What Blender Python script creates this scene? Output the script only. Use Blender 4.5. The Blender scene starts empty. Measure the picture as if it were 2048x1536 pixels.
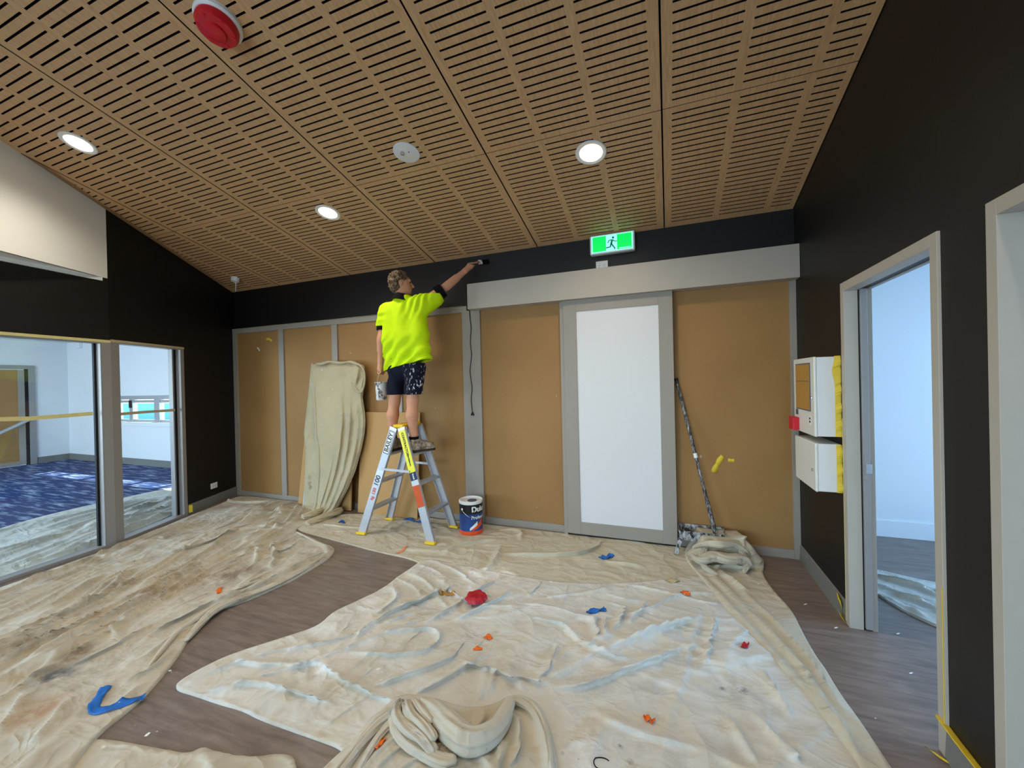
import bpy, bmesh, math, random
import numpy as np
from mathutils import Vector, Matrix

# ------------------------------------------------------------------ camera
FPX = 805.54                       # focal length in pixels of a 2048 x 1536 frame
CAM = np.array([-1.0383, -4.1155, 1.577])
YAW, PITCH, ROLL = 0.3688, -0.0041, -0.0232
def _axes():
    cy, sy, cp, sp = math.cos(YAW), math.sin(YAW), math.cos(PITCH), math.sin(PITCH)
    fwd = np.array([-sy*cp, cy*cp, sp]); right = np.array([cy, sy, 0.0]); up = np.cross(right, fwd)
    c, s = math.cos(ROLL), math.sin(ROLL)
    return c*right+s*up, -s*right+c*up, fwd
RT, UP, FW = _axes()
scene = bpy.context.scene
col = scene.collection
cam = bpy.data.cameras.new('camera'); camo = bpy.data.objects.new('camera', cam); col.objects.link(camo)
cam.sensor_fit = 'HORIZONTAL'; cam.sensor_width = 36.0; cam.lens = FPX/2048*36.0; cam.clip_start = 0.05; cam.clip_end = 200
camo.matrix_world = Matrix(((RT[0], UP[0], -FW[0], CAM[0]), (RT[1], UP[1], -FW[1], CAM[1]), (RT[2], UP[2], -FW[2], CAM[2]), (0, 0, 0, 1)))
scene.camera = camo

# ------------------------------------------------------------------ colour management and light
vs = scene.view_settings
vs.view_transform = 'Standard'; vs.look = 'None'; vs.gamma = 1.0; vs.use_curve_mapping = False
vs.exposure = -0.34
world = bpy.data.worlds.new('sky'); scene.world = world; world.use_nodes = True
_nt = world.node_tree; _nt.nodes.clear()
_sky = _nt.nodes.new('ShaderNodeTexSky'); _sky.sky_type = 'NISHITA'; _sky.sun_disc = False
_sky.sun_elevation = math.radians(47); _sky.sun_rotation = 0.0
_bg = _nt.nodes.new('ShaderNodeBackground'); _bg.inputs['Strength'].default_value = 0.9
_wo = _nt.nodes.new('ShaderNodeOutputWorld')
_nt.links.new(_sky.outputs[0], _bg.inputs['Color']); _nt.links.new(_bg.outputs[0], _wo.inputs['Surface'])

def lamp(name, kind, loc, target, energy, color, size=None, size_y=None, **kw):
    l = bpy.data.lights.new(name, kind); l.energy = energy; l.color = color
    if kind == 'AREA':
        l.shape = 'RECTANGLE'; l.size = size; l.size_y = size_y or size
    for k, v in kw.items(): setattr(l, k, v)
    o = bpy.data.objects.new(name, l); col.objects.link(o); o.location = loc
    d = Vector(target)-Vector(loc); o.rotation_euler = d.to_track_quat('-Z', 'Y').to_euler()
    return o
# daylight stands just outside the window openings of the rooms; everything else is the ceiling's own downlights and the exit sign
DAY = (0.66, 0.83, 1.0)
lamp('sun_offscreen', 'SUN', (-11, 8, 8), (-11.3, 0.6, 0.06), 20.0, (1.0, 0.96, 0.88), angle=0.009)
lamp('window_rear_offscreen', 'AREA', (-3.2, -8.22, 1.6), (-3.2, -3.0, 1.6), 240, (0.66, 0.82, 1.0), 5.4, 2.1)
lamp('window_left_room_offscreen', 'AREA', (-10.15, -6.3, 1.52), (-10.15, 0.0, 1.52), 480, DAY, 5.0, 2.2)
lamp('window_right_room_offscreen', 'AREA', (3.22, -1.2, 1.5), (0.0, -1.2, 1.5), 130, (0.28, 0.58, 1.0), 2.5, 2.1)

# ------------------------------------------------------------------ room numbers (metres)
HB, SL = 3.0117, 0.246             # ceiling height on the back wall, rise per metre towards the camera
WID, AL, AK = 7.0564, 0.3789, 0.1388
TK = 1.8842
cL = np.array([-WID, 0.0]); dL = np.array([math.sin(AL), -math.cos(AL)]); nL = np.array([math.cos(AL), math.sin(AL)])
KP = cL+TK*dL; dK = np.array([math.sin(AK), -math.cos(AK)]); nK = np.array([math.cos(AK), math.sin(AK)])
def ray(x, y): return FW+RT*(x-1024)/FPX-UP*(y-768)/FPX
def fz(x, y, z=0.0):               # photo pixel -> point on a horizontal plane
    d = ray(x, y); return CAM+d*((z-CAM[2])/d[2])
def fy(x, y, Y=0.0):               # photo pixel -> point on a plane parallel to the back wall
    d = ray(x, y); return CAM+d*((Y-CAM[1])/d[1])
def fx(x, y, X=0.0):
    d = ray(x, y); return CAM+d*((X-CAM[0])/d[0])
def fc(x, y):                      # photo pixel -> point on the sloping ceiling
    d = ray(x, y); n = np.array([0, SL, 1.0]); return CAM+d*((HB-n@CAM)/(n@d))
def zceil(Y): return HB-SL*Y

# ------------------------------------------------------------------ material helpers
def s2l(c):
    return tuple(((v/255)/12.92 if v/255 <= 0.04045 else ((v/255+0.055)/1.055)**2.4) for v in c)
class NT:
    def __init__(self, name):
        self.m = bpy.data.materials.new(name); self.m.use_nodes = True
        self.t = self.m.node_tree; self.t.nodes.clear()
        self.out = self.n('OutputMaterial'); self.b = self.n('BsdfPrincipled')
        self.l(self.b.outputs[0], self.out.inputs['Surface'])
        self.tc = self.n('TexCoord'); self.co = self.tc.outputs['Object']
    def n(self, k, **kw):
        x = self.t.nodes.new('ShaderNode'+k)
        for a, v in kw.items(): setattr(x, a, v)
        return x
    def l(self, a, b): self.t.links.new(a, b)
    def map(self, scale=(1, 1, 1), rot=(0, 0, 0), loc=(0, 0, 0), src=None):
        m = self.n('Mapping'); m.inputs['Scale'].default_value = scale; m.inputs['Rotation'].default_value = rot; m.inputs['Location'].default_value = loc
        self.l(src or self.co, m.inputs['Vector']); return m.outputs[0]
    def noise(self, scale, detail=3, rough=0.55, src=None, dist=0.0):
        x = self.n('TexNoise'); x.inputs['Scale'].default_value = scale; x.inputs['Detail'].default_value = detail
        x.inputs['Roughness'].default_value = rough; x.inputs['Distortion'].default_value = dist
        self.l(src or self.co, x.inputs['Vector']); return x.outputs['Fac']
    def voro(self, scale, src=None, feature='F1'):
        x = self.n('TexVoronoi', feature=feature); x.inputs['Scale'].default_value = scale
        self.l(src or self.co, x.inputs['Vector']); return x.outputs['Distance']
    def step(self, src, a, b, lo=0.0, hi=1.0):
        x = self.n('MapRange'); x.inputs[1].default_value = a; x.inputs[2].default_value = b
        x.inputs[3].default_value = lo; x.inputs[4].default_value = hi; self.l(src, x.inputs[0]); return x.outputs[0]
    def math(self, op, a, b=None):
        x = self.n('Math', operation=op)
        for i, v in enumerate((a, b)):
            if v is None: continue
            if isinstance(v, (int, float)): x.inputs[i].default_value = v
            else: self.l(v, x.inputs[i])
        return x.outputs[0]
    def mix(self, fac, a, b):
        x = self.n('Mix', data_type='RGBA')
        for sock, v in ((x.inputs[0], fac), (x.inputs[6], a), (x.inputs[7], b)):
            if isinstance(v, (int, float)): sock.default_value = v
            elif isinstance(v, tuple): sock.default_value = (*v, 1)
            else: self.l(v, sock)
        return x.outputs[2]
    def near(self, p, r, soft=0.5):                 # 1 near an object-space point, 0 beyond r
        x = self.n('VectorMath', operation='DISTANCE'); self.l(self.co, x.inputs[0]); x.inputs[1].default_value = p
        return self.step(x.outputs['Value'], r*soft, r, 1.0, 0.0)
    def bump(self, h, strength=0.3, dist=0.01):
        x = self.n('Bump'); x.inputs['Strength'].default_value = strength; x.inputs['Distance'].default_value = dist
        self.l(h, x.inputs['Height']); self.l(x.outputs[0], self.b.inputs['Normal'])
    def fin(self, color, rough=0.5, spec=0.5, metal=0.0, emit=None, es=0.0):
        b = self.b
        if isinstance(color, tuple): b.inputs['Base Color'].default_value = (*color, 1)
        else: self.l(color, b.inputs['Base Color'])
        if isinstance(rough, (int, float)): b.inputs['Roughness'].default_value = rough
        else: self.l(rough, b.inputs['Roughness'])
        b.inputs['Specular IOR Level'].default_value = spec; b.inputs['Metallic'].default_value = metal
        if emit is not None:
            b.inputs['Emission Color'].default_value = (*emit, 1); b.inputs['Emission Strength'].default_value = es
        return self.m
def plain(name, rgb, rough=0.5, spec=0.4, metal=0.0, var=0.08, scale=12.0, bump=0.0, bscale=200.0):
    """painted or moulded surface: one colour with slight procedural variation"""
    t = NT(name); c = s2l(rgb)
    n = t.noise(scale, 4)
    colr = t.mix(n, tuple(v*(1-var) for v in c), tuple(min(1, v*(1+var)) for v in c))
    if bump: t.bump(t.noise(bscale, 2), bump, 0.002)
    return t.fin(colr, rough, spec, metal)
MAT = {}

# ------------------------------------------------------------------ mesh helpers
class MB:
    def __init__(self): self.v = []; self.f = []
    def quad(self, a, b, c, d):
        i = len(self.v); self.v += [tuple(a), tuple(b), tuple(c), tuple(d)]; self.f.append((i, i+1, i+2, i+3)); return self
    def poly(self, pts):
        i = len(self.v); self.v += [tuple(p) for p in pts]; self.f.append(tuple(range(i, i+len(pts)))); return self
    def hexa(self, p):                              # 8 points: bottom ring 0-3, top ring 4-7
        i = len(self.v); self.v += [tuple(q) for q in p]
        for f in ((0, 3, 2, 1), (4, 5, 6, 7), (0, 1, 5, 4), (1, 2, 6, 5), (2, 3, 7, 6), (3, 0, 4, 7)):
            self.f.append(tuple(i+k for k in f))
        return self
    def box(self, x0, x1, y0, y1, z0, z1):
        return self.hexa([(x0, y0, z0), (x1, y0, z0), (x1, y1, z0), (x0, y1, z0), (x0, y0, z1), (x1, y0, z1), (x1, y1, z1), (x0, y1, z1)])
    def prism(self, pts, z0, z1):                   # plan polygon (counter-clockwise) pulled up
        n = len(pts); i = len(self.v)
        self.v += [(p[0], p[1], z0) for p in pts]+[(p[0], p[1], z1) for p in pts]
        self.f.append(tuple(i+k for k in range(n))[::-1]); self.f.append(tuple(i+n+k for k in range(n)))
        for k in range(n):
            j = (k+1) % n; self.f.append((i+k, i+j, i+n+j, i+n+k))
        return self
    def beam(self, a, b, w, h, ref=(0, 1, 0)):      # rectangular bar from a to b, w along ref, h across
        a = Vector(a); b = Vector(b); d = (b-a).normalized(); r = Vector(ref); r = (r-d*r.dot(d)).normalized(); u = d.cross(r)
        p = []
        for q in (a, b):
            p += [q-r*w/2-u*h/2, q+r*w/2-u*h/2, q+r*w/2+u*h/2, q-r*w/2+u*h/2]
        return self.hexa(p)
    def tube(self, pts, rad, n=10, cap=True):
        pts = [Vector(p) for p in pts]; R = rad if isinstance(rad, (list, tuple)) else [rad]*len(pts)
        i0 = len(self.v); prev = None
        for k, p in enumerate(pts):
            d = (pts[min(k+1, len(pts)-1)]-pts[max(k-1, 0)]).normalized()
            if prev is None:
                r = d.orthogonal().normalized()
            else:
                r = (prev-d*prev.dot(d)).normalized()
            prev = r; u = d.cross(r)
            for j in range(n):
                a = 2*math.pi*j/n; self.v.append(tuple(p+(r*math.cos(a)+u*math.sin(a))*R[k]))
        for k in range(len(pts)-1):
            for j in range(n):
                a = i0+k*n+j; b = i0+k*n+(j+1) % n; self.f.append((a, b, b+n, a+n))
        if cap:
            self.f.append(tuple(i0+j for j in range(n))[::-1]); e = i0+(len(pts)-1)*n; self.f.append(tuple(e+j for j in range(n)))
        return self
    def lathe(self, prof, c=(0, 0, 0), n=32, axis=None):    # prof: (radius, height) pairs
        c = Vector(c); ax = Vector(axis or (0, 0, 1)).normalized(); r = ax.orthogonal().normalized(); u = ax.cross(r); i0 = len(self.v)
        for (rad, h) in prof:
            for j in range(n):
                a = 2*math.pi*j/n; self.v.append(tuple(c+ax*h+(r*math.cos(a)+u*math.sin(a))*max(rad, 1e-5)))
        for k in range(len(prof)-1):
            for j in range(n):
                a = i0+k*n+j; b = i0+k*n+(j+1) % n; self.f.append((a, b, b+n, a+n))
        return self
    def build(self, name, mat, parent=None, smooth=False, bevel=0.0, at=None, loc=None):
        me = bpy.data.meshes.new(name)
        v = self.v
        if at is not None: v = [(p[0]-at[0], p[1]-at[1], p[2]-at[2]) for p in v]
        me.from_pydata(v, [], self.f); me.update()
        if True:
            bm = bmesh.new(); bm.from_mesh(me)
            if bevel or smooth: bmesh.ops.remove_doubles(bm, verts=bm.verts, dist=1e-5)
            if bevel:
                es = [e for e in bm.edges if len(e.link_faces) == 2 and e.calc_face_angle(0) > 0.6]
                bmesh.ops.bevel(bm, geom=es, offset=bevel, segments=2, profile=0.5, affect='EDGES', clamp_overlap=True)
            bmesh.ops.recalc_face_normals(bm, faces=bm.faces); bm.to_mesh(me); bm.free()
        if smooth:
            for p in me.polygons: p.use_smooth = True
            if smooth != 'all': me.set_sharp_from_angle(angle=math.radians(40))
        return link(name, me, mat, parent, at if (at is not None and parent is None) else loc)
def link(name, me, mat, parent=None, loc=None):
    o = bpy.data.objects.new(name, me); col.objects.link(o)
    if mat is not None and not me.materials: me.materials.append(mat if not isinstance(mat, str) else MAT[mat])
    if parent is not None: o.parent = parent
    if loc is not None: o.location = tuple(loc)
    return o
def tag(o, label=None, cat=None, group=None, kind=None):
    if label: o['label'] = label
    if cat: o['category'] = cat
    if group: o['group'] = group
    if kind: o['kind'] = kind
    return o
def empty(name, label, cat, loc=(0, 0, 0), group=None):
    o = bpy.data.objects.new(name, None); col.objects.link(o); o.location = tuple(loc); o.empty_display_size = 0.1
    return tag(o, label, cat, group)
def struct(o, label, cat): return tag(o, label, cat, kind='structure')
def mesh_np(name, V, F, mat, parent=None, smooth=True, loc=None):
    me = bpy.data.meshes.new(name); V = np.asarray(V, np.float32); F = np.asarray(F, np.int32)
    k = F.shape[1]
    me.vertices.add(len(V)); me.vertices.foreach_set('co', V.ravel())
    me.loops.add(F.size); me.loops.foreach_set('vertex_index', F.ravel())
    me.polygons.add(len(F)); me.polygons.foreach_set('loop_start', np.arange(len(F), dtype=np.int32)*k)
    me.update(calc_edges=True); me.validate()
    if smooth: me.polygons.foreach_set('use_smooth', np.ones(len(me.polygons), bool))
    return link(name, me, mat, parent, loc)
def text_mesh(txt, size, bold=0.0, align='CENTER'):
    c = bpy.data.curves.new('t', 'FONT'); c.body = txt; c.size = size; c.align_x = align; c.align_y = 'CENTER'; c.offset = bold
    o = bpy.data.objects.new('t', c); col.objects.link(o)
    dg = bpy.context.evaluated_depsgraph_get(); me = bpy.data.meshes.new_from_object(o.evaluated_get(dg))
    bpy.data.objects.remove(o); bpy.data.curves.remove(c); me.materials.clear(); return me
def text_on(name, txt, size, origin, ax, ay, mat, parent, bold=0.0, bend=None):
    me = text_mesh(txt, size, bold); o = Vector(origin); ax = Vector(ax).normalized(); ay = Vector(ay).normalized()
    for v in me.vertices:
        p = bend(v.co.x, v.co.y) if bend else o+ax*v.co.x+ay*v.co.y
        v.co = p
    return link(name, me, mat, parent)

# ------------------------------------------------------------------ noise and signed-distance helpers
_tabs = {}
def vnoise(x, y, seed=0):
    if seed not in _tabs: _tabs[seed] = np.random.default_rng(seed).random((256, 256))
    T = _tabs[seed]; ix = np.floor(x).astype(int); iy = np.floor(y).astype(int); a = x-ix; b = y-iy
    a = a*a*a*(a*(a*6-15)+10); b = b*b*b*(b*(b*6-15)+10)
    g = lambda i, j: T[(ix+i) & 255, (iy+j) & 255]
    return (g(0, 0)*(1-a)+g(1, 0)*a)*(1-b)+(g(0, 1)*(1-a)+g(1, 1)*a)*b
def sstep(a, b, x):
    t = np.clip((x-a)/(b-a), 0, 1); return t*t*(3-2*t)
def chaikin(P, it=2):
    P = np.asarray(P, float)
    for _ in range(it):
        Q = np.roll(P, -1, 0); P = np.stack([0.75*P+0.25*Q, 0.25*P+0.75*Q], 1).reshape(-1, 2)
    return P
def polysd(P, x, y):
    """signed distance (positive inside) to a closed polygon and the closest boundary point"""
    best = np.full(x.shape, 1e9); bx = np.zeros_like(x); by = np.zeros_like(x); ins = np.zeros(x.shape, bool)
    n = len(P)
    for i in range(n):
        ax, ay = P[i]; ex, ey = P[(i+1) % n]; dx, dy = ex-ax, ey-ay; L = dx*dx+dy*dy+1e-12
        t = np.clip(((x-ax)*dx+(y-ay)*dy)/L, 0, 1); cx, cy = ax+t*dx, ay+t*dy; d = (x-cx)**2+(y-cy)**2
        m = d < best; best[m] = d[m]; bx[m] = cx[m]; by[m] = cy[m]
        cr = ((ay > y) != (ey > y)) & (x < (ex-ax)*(y-ay)/((ey-ay) if abs(ey-ay) > 1e-12 else 1e-12)+ax); ins ^= cr
    d = np.sqrt(best); return np.where(ins, d, -d), bx, by

# ------------------------------------------------------------------ materials
MAT['black_paint'] = plain('black_paint', (19, 16, 14), 0.5, 0.36, var=0.15, scale=3, bump=0.08, bscale=300)
MAT['charcoal_paint'] = MAT['black_paint']
MAT['white_paint'] = plain('white_paint', (236, 236, 230), 0.6, 0.3, var=0.02, scale=3, bump=0.05)
MAT['pale_paint'] = plain('pale_paint', (226, 228, 228), 0.6, 0.3, var=0.02, scale=3)
MAT['grey_frame'] = plain('grey_frame', (154, 146, 134), 0.45, 0.4, var=0.05, scale=8, bump=0.05)
MAT['pelmet_grey'] = plain('pelmet_grey', (180, 172, 158), 0.5, 0.35, var=0.05, scale=10, bump=0.08)
MAT['grey_metal'] = plain('grey_metal', (150, 147, 144), 0.4, 0.5, 0.15, var=0.06, scale=20)
MAT['skirting'] = plain('skirting', (122, 122, 116), 0.4, 0.45, var=0.12, scale=10)
MAT['gasket'] = plain('gasket', (18, 18, 20), 0.6, 0.3)
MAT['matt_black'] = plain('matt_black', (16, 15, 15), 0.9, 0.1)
MAT['white_plastic'] = plain('white_plastic', (232, 232, 228), 0.35, 0.45, var=0.02)
MAT['cream_metal'] = plain('cream_metal', (226, 224, 214), 0.35, 0.45, var=0.03)
MAT['door_white'] = plain('door_white', (222, 222, 221), 0.4, 0.4, var=0.015, scale=2)
MAT['chrome'] = plain('chrome', (200, 200, 200), 0.2, 0.5, 1.0)
MAT['plug_black'] = plain('plug_black', (16, 16, 17), 0.4, 0.4)
MAT['red_plastic'] = plain('red_plastic', (205, 16, 34), 0.3, 0.5, var=0.05)
MAT['red_matt'] = plain('red_matt', (176, 20, 36), 0.45, 0.4, var=0.2, scale=40)
MAT['tape_yellow'] = plain('tape_yellow', (226, 196, 56), 0.55, 0.3, var=0.12, scale=30, bump=0.2, bscale=120)
MAT['tape_pale'] = plain('tape_pale', (218, 205, 140), 0.6, 0.3, var=0.1, scale=30)
MAT['tape_tan'] = plain('tape_tan', (196, 178, 140), 0.6, 0.3, var=0.1, scale=30)
MAT['blue_tape'] = plain('blue_tape', (24, 104, 190), 0.5, 0.35, var=0.2, scale=30)
MAT['orange_scrap'] = plain('orange_scrap', (240, 112, 30), 0.5, 0.35, var=0.15, scale=30)
MAT['peach_scrap'] = plain('peach_scrap', (226, 150, 110), 0.5, 0.35, var=0.15, scale=30)
MAT['paper_white'] = plain('paper_white', (240, 240, 236), 0.6, 0.3)
MAT['mdf_light'] = plain('mdf_light', (186, 146, 92), 0.65, 0.25, var=0.06, scale=20)
MAT['plaster_blue'] = plain('plaster_blue', (178, 196, 210), 0.6, 0.3, var=0.06)
MAT['carton'] = plain('carton', (178, 132, 66), 0.7, 0.2, var=0.08, scale=20)
MAT['ink'] = plain('ink', (20, 20, 22), 0.6, 0.2)
MAT['ink_grey'] = plain('ink_grey', (90, 94, 104), 0.6, 0.2)
MAT['aluminium'] = plain('aluminium', (196, 198, 202), 0.38, 0.5, 0.55, var=0.1, scale=25)
MAT['cap_yellow'] = plain('cap_yellow', (240, 198, 20), 0.45, 0.4, var=0.08)

def mdf():
    t = NT('mdf_panel')
    fine = t.noise(60, 3, src=t.map((1.5, 1, 6)))
    big = t.noise(1.3, 4)
    c = t.mix(fine, s2l((152, 112, 64)), s2l((168, 129, 79)))
    c = t.mix(t.math('MULTIPLY', t.step(big, 0.45, 0.75), 0.35), c, s2l((126, 91, 50)))
    scuff = t.math('MULTIPLY', t.step(t.voro(5.0, src=t.map((1.0, 1, 0.6))), 0.07, 0.02), t.step(t.noise(9), 0.56, 0.62))
    c = t.mix(t.math('MULTIPLY', scuff, 0.55), c, s2l((222, 205, 178)))
    t.bump(t.noise(260, 2), 0.12, 0.002)
    return t.fin(c, 0.62, 0.3)
MAT['mdf'] = mdf()
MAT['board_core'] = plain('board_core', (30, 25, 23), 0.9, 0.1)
def veneer():
    t = NT('oak_veneer')
    grain = t.noise(30, 5, 0.65, src=t.map((3.2, 0.16, 1)), dist=0.4)
    fleck = t.noise(120, 3, 0.6, src=t.map((2.2, 0.25, 1)))
    c = t.mix(t.step(grain, 0.3, 0.72), s2l((192, 148, 102)), s2l((220, 179, 131)))
    c = t.mix(t.math('MULTIPLY', t.step(fleck, 0.52, 0.75), 0.28), c, s2l((148, 100, 62)))
    return t.fin(c, 0.5, 0.35)
MAT['veneer'] = veneer()
def vinyl():
    t = NT('vinyl_floor')
    g = t.noise(5, 6, 0.62, src=t.map((0.7, 5.0, 1)), dist=0.5)
    f = t.noise(30, 4, 0.6, src=t.map((0.6, 6, 1)))
    c = t.mix(t.step(g, 0.28, 0.74), s2l((106, 92, 84)), s2l((150, 134, 122)))
    c = t.mix(t.math('MULTIPLY', f, 0.22), c, s2l((74, 62, 56)))
    dust = t.math('MULTIPLY', t.step(t.noise(2.2, 5, 0.7), 0.55, 0.8), 0.22)
    c = t.mix(dust, c, s2l((190, 186, 180)))
    flecks = t.math('MULTIPLY', t.step(t.voro(14), 0.055, 0.03), t.step(t.noise(3.1), 0.55, 0.6))
    c = t.mix(flecks, c, s2l((235, 235, 230)))
    t.bump(f, 0.08, 0.002)
    return t.fin(c, 0.42, 0.4)
MAT['vinyl'] = vinyl()
def carpet():
    t = NT('blue_carpet')
    st = t.noise(4.5, 3, 0.6, src=t.map((0.45, 3.6, 1), rot=(0, 0, 0.25)))
    c = t.mix(t.step(st, 0.5, 0.72), s2l((50, 68, 110)), s2l((180, 194, 212)))
    c = t.mix(t.step(t.noise(40, 2), 0.5, 0.9), c, s2l((30, 44, 88)))
    t.bump(t.noise(400, 2), 0.4, 0.004)
    return t.fin(c, 0.95, 0.1)
MAT['carpet'] = carpet()
def canvas(name, c0, c1, stains=(), darks=0.5, paint=0.5, warm=(196, 176, 132)):
    t = NT(name)
    big = t.noise(1.7, 5, 0.6); mid = t.noise(7, 5, 0.65)
    c = t.mix(t.step(big, 0.32, 0.7), s2l(c0), s2l(c1))
    c = t.mix(t.math('MULTIPLY', t.step(mid, 0.44, 0.74), 0.5), c, s2l(warm))
    dirt = t.math('MULTIPLY', t.step(t.noise(3.3, 6, 0.72), 0.50, 0.74), 0.75*darks)
    c = t.mix(dirt, c, s2l((140, 126, 104)))
    spots = t.math('MULTIPLY', t.step(t.voro(15), 0.10, 0.06), t.step(t.noise(2.6), 0.60-0.05*darks, 0.66))
    c = t.mix(t.math('MULTIPLY', spots, min(1.0, 0.9*darks)), c, s2l((66, 58, 50)))
    wp = t.math('MULTIPLY', t.step(t.voro(8, src=t.map((1, 1.6, 1), loc=(3, 1, 0))), 0.13, 0.06), t.step(t.noise(2.1, 3), 0.53, 0.6))
    c = t.mix(t.math('MULTIPLY', wp, paint), c, s2l((246, 245, 240)))
    for (p, r, rgb, k) in stains:
        m = t.math('MULTIPLY', t.near(tuple(p), r, 0.25), t.step(t.noise(9 if r > 0.11 else 34, 5, 0.7), 0.36, 0.6))
        c = t.mix(t.math('MULTIPLY', m, k), c, s2l(rgb))
    def ridge(sc, d=4, di=0.7, m=None):
        n = t.noise(sc, d, 0.5, src=m, dist=di); return t.math('SUBTRACT', 1.0, t.math('MULTIPLY', t.math('ABSOLUTE', t.math('SUBTRACT', n, 0.5)), 6.0))
    cr = t.math('ADD', t.math('MULTIPLY', ridge(1.9, 2, 0.9), 1.0), t.math('MULTIPLY', ridge(5.0, 2, 0.6, t.map((1, 1.5, 1), loc=(5, 3, 1))), 0.35))
    b1 = t.n('Bump'); b1.inputs['Strength'].default_value = 0.7; b1.inputs['Distance'].default_value = 0.018; t.l(cr, b1.inputs['Height'])
    b2 = t.n('Bump'); b2.inputs['Strength'].default_value = 0.16; b2.inputs['Distance'].default_value = 0.004
    t.l(t.math('ADD', t.noise(350, 2), t.math('MULTIPLY', t.noise(40, 3), 1.5)), b2.inputs['Height']); t.l(b1.outputs[0], b2.inputs['Normal']); t.l(b2.outputs[0], t.b.inputs['Normal'])
    t.b.inputs['Sheen Weight'].default_value = 0.15
    return t.fin(c, 0.9, 0.12)
def glass():
    m = bpy.data.materials.new('window_glass'); m.use_nodes = True; t = m.node_tree; t.nodes.clear()
    o = t.nodes.new('ShaderNodeOutputMaterial'); mx = t.nodes.new('ShaderNodeMixShader'); a = t.nodes.new('ShaderNodeBsdfTransparent'); g = t.nodes.new('ShaderNodeBsdfGlossy')
    lw = t.nodes.new('ShaderNodeLayerWeight'); lw.inputs['Blend'].default_value = 0.5
    pw = t.nodes.new('ShaderNodeMath'); pw.operation = 'POWER'; pw.inputs[1].default_value = 5.0; t.links.new(lw.outputs['Facing'], pw.inputs[0])
    fr = t.nodes.new('ShaderNodeMath'); fr.operation = 'MULTIPLY_ADD'; fr.inputs[1].default_value = 0.6; fr.inputs[2].default_value = 0.03; t.links.new(pw.outputs[0], fr.inputs[0])
    a.inputs['Color'].default_value = (0.93, 0.97, 0.99, 1); g.inputs['Roughness'].default_value = 0.02
    t.links.new(fr.outputs[0], mx.inputs[0]); t.links.new(a.outputs[0], mx.inputs[1]); t.links.new(g.outputs[0], mx.inputs[2]); t.links.new(mx.outputs[0], o.inputs['Surface'])
    return m
MAT['glass'] = glass()
def emitter(name, rgb, strength):
    t = NT(name); return t.fin(s2l(rgb), 0.5, 0.3, emit=s2l(rgb), es=strength)
MAT['lens_glow'] = emitter('lens_glow', (255, 240, 214), 22)
MAT['exit_white'] = emitter('exit_white', (150, 255, 232), 1.25)
MAT['exit_green'] = emitter('exit_green', (0, 232, 92), 0.95)
MAT['exit_figure'] = emitter('exit_figure', (0, 120, 84), 0.25)

# ------------------------------------------------------------------ the setting: floors
o = MB().box(-7.2, 3.05, -8.0, 0.9, -0.06, 0.0).build('floor', MAT['vinyl'])
struct(o, 'dark grey brown vinyl floor under the drop cloths', 'floor')
_o2 = [cL-0.16*nL, KP-0.16*nL, KP+dK*6.4-0.16*nK]
# carpet lies beyond the glazed wall, a little above the slab it shares
o = MB().prism([(-14.5, -6.2), (_o2[2][0], -6.2), (_o2[1][0], _o2[1][1]), (_o2[0][0], _o2[0][1]), (-7.22, 1.1), (-14.5, 1.1)], -0.05, 0.002).build('floor', MAT['carpet'])
struct(o, 'blue carpet with pale streaks in the room behind the glazing', 'floor')

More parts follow.
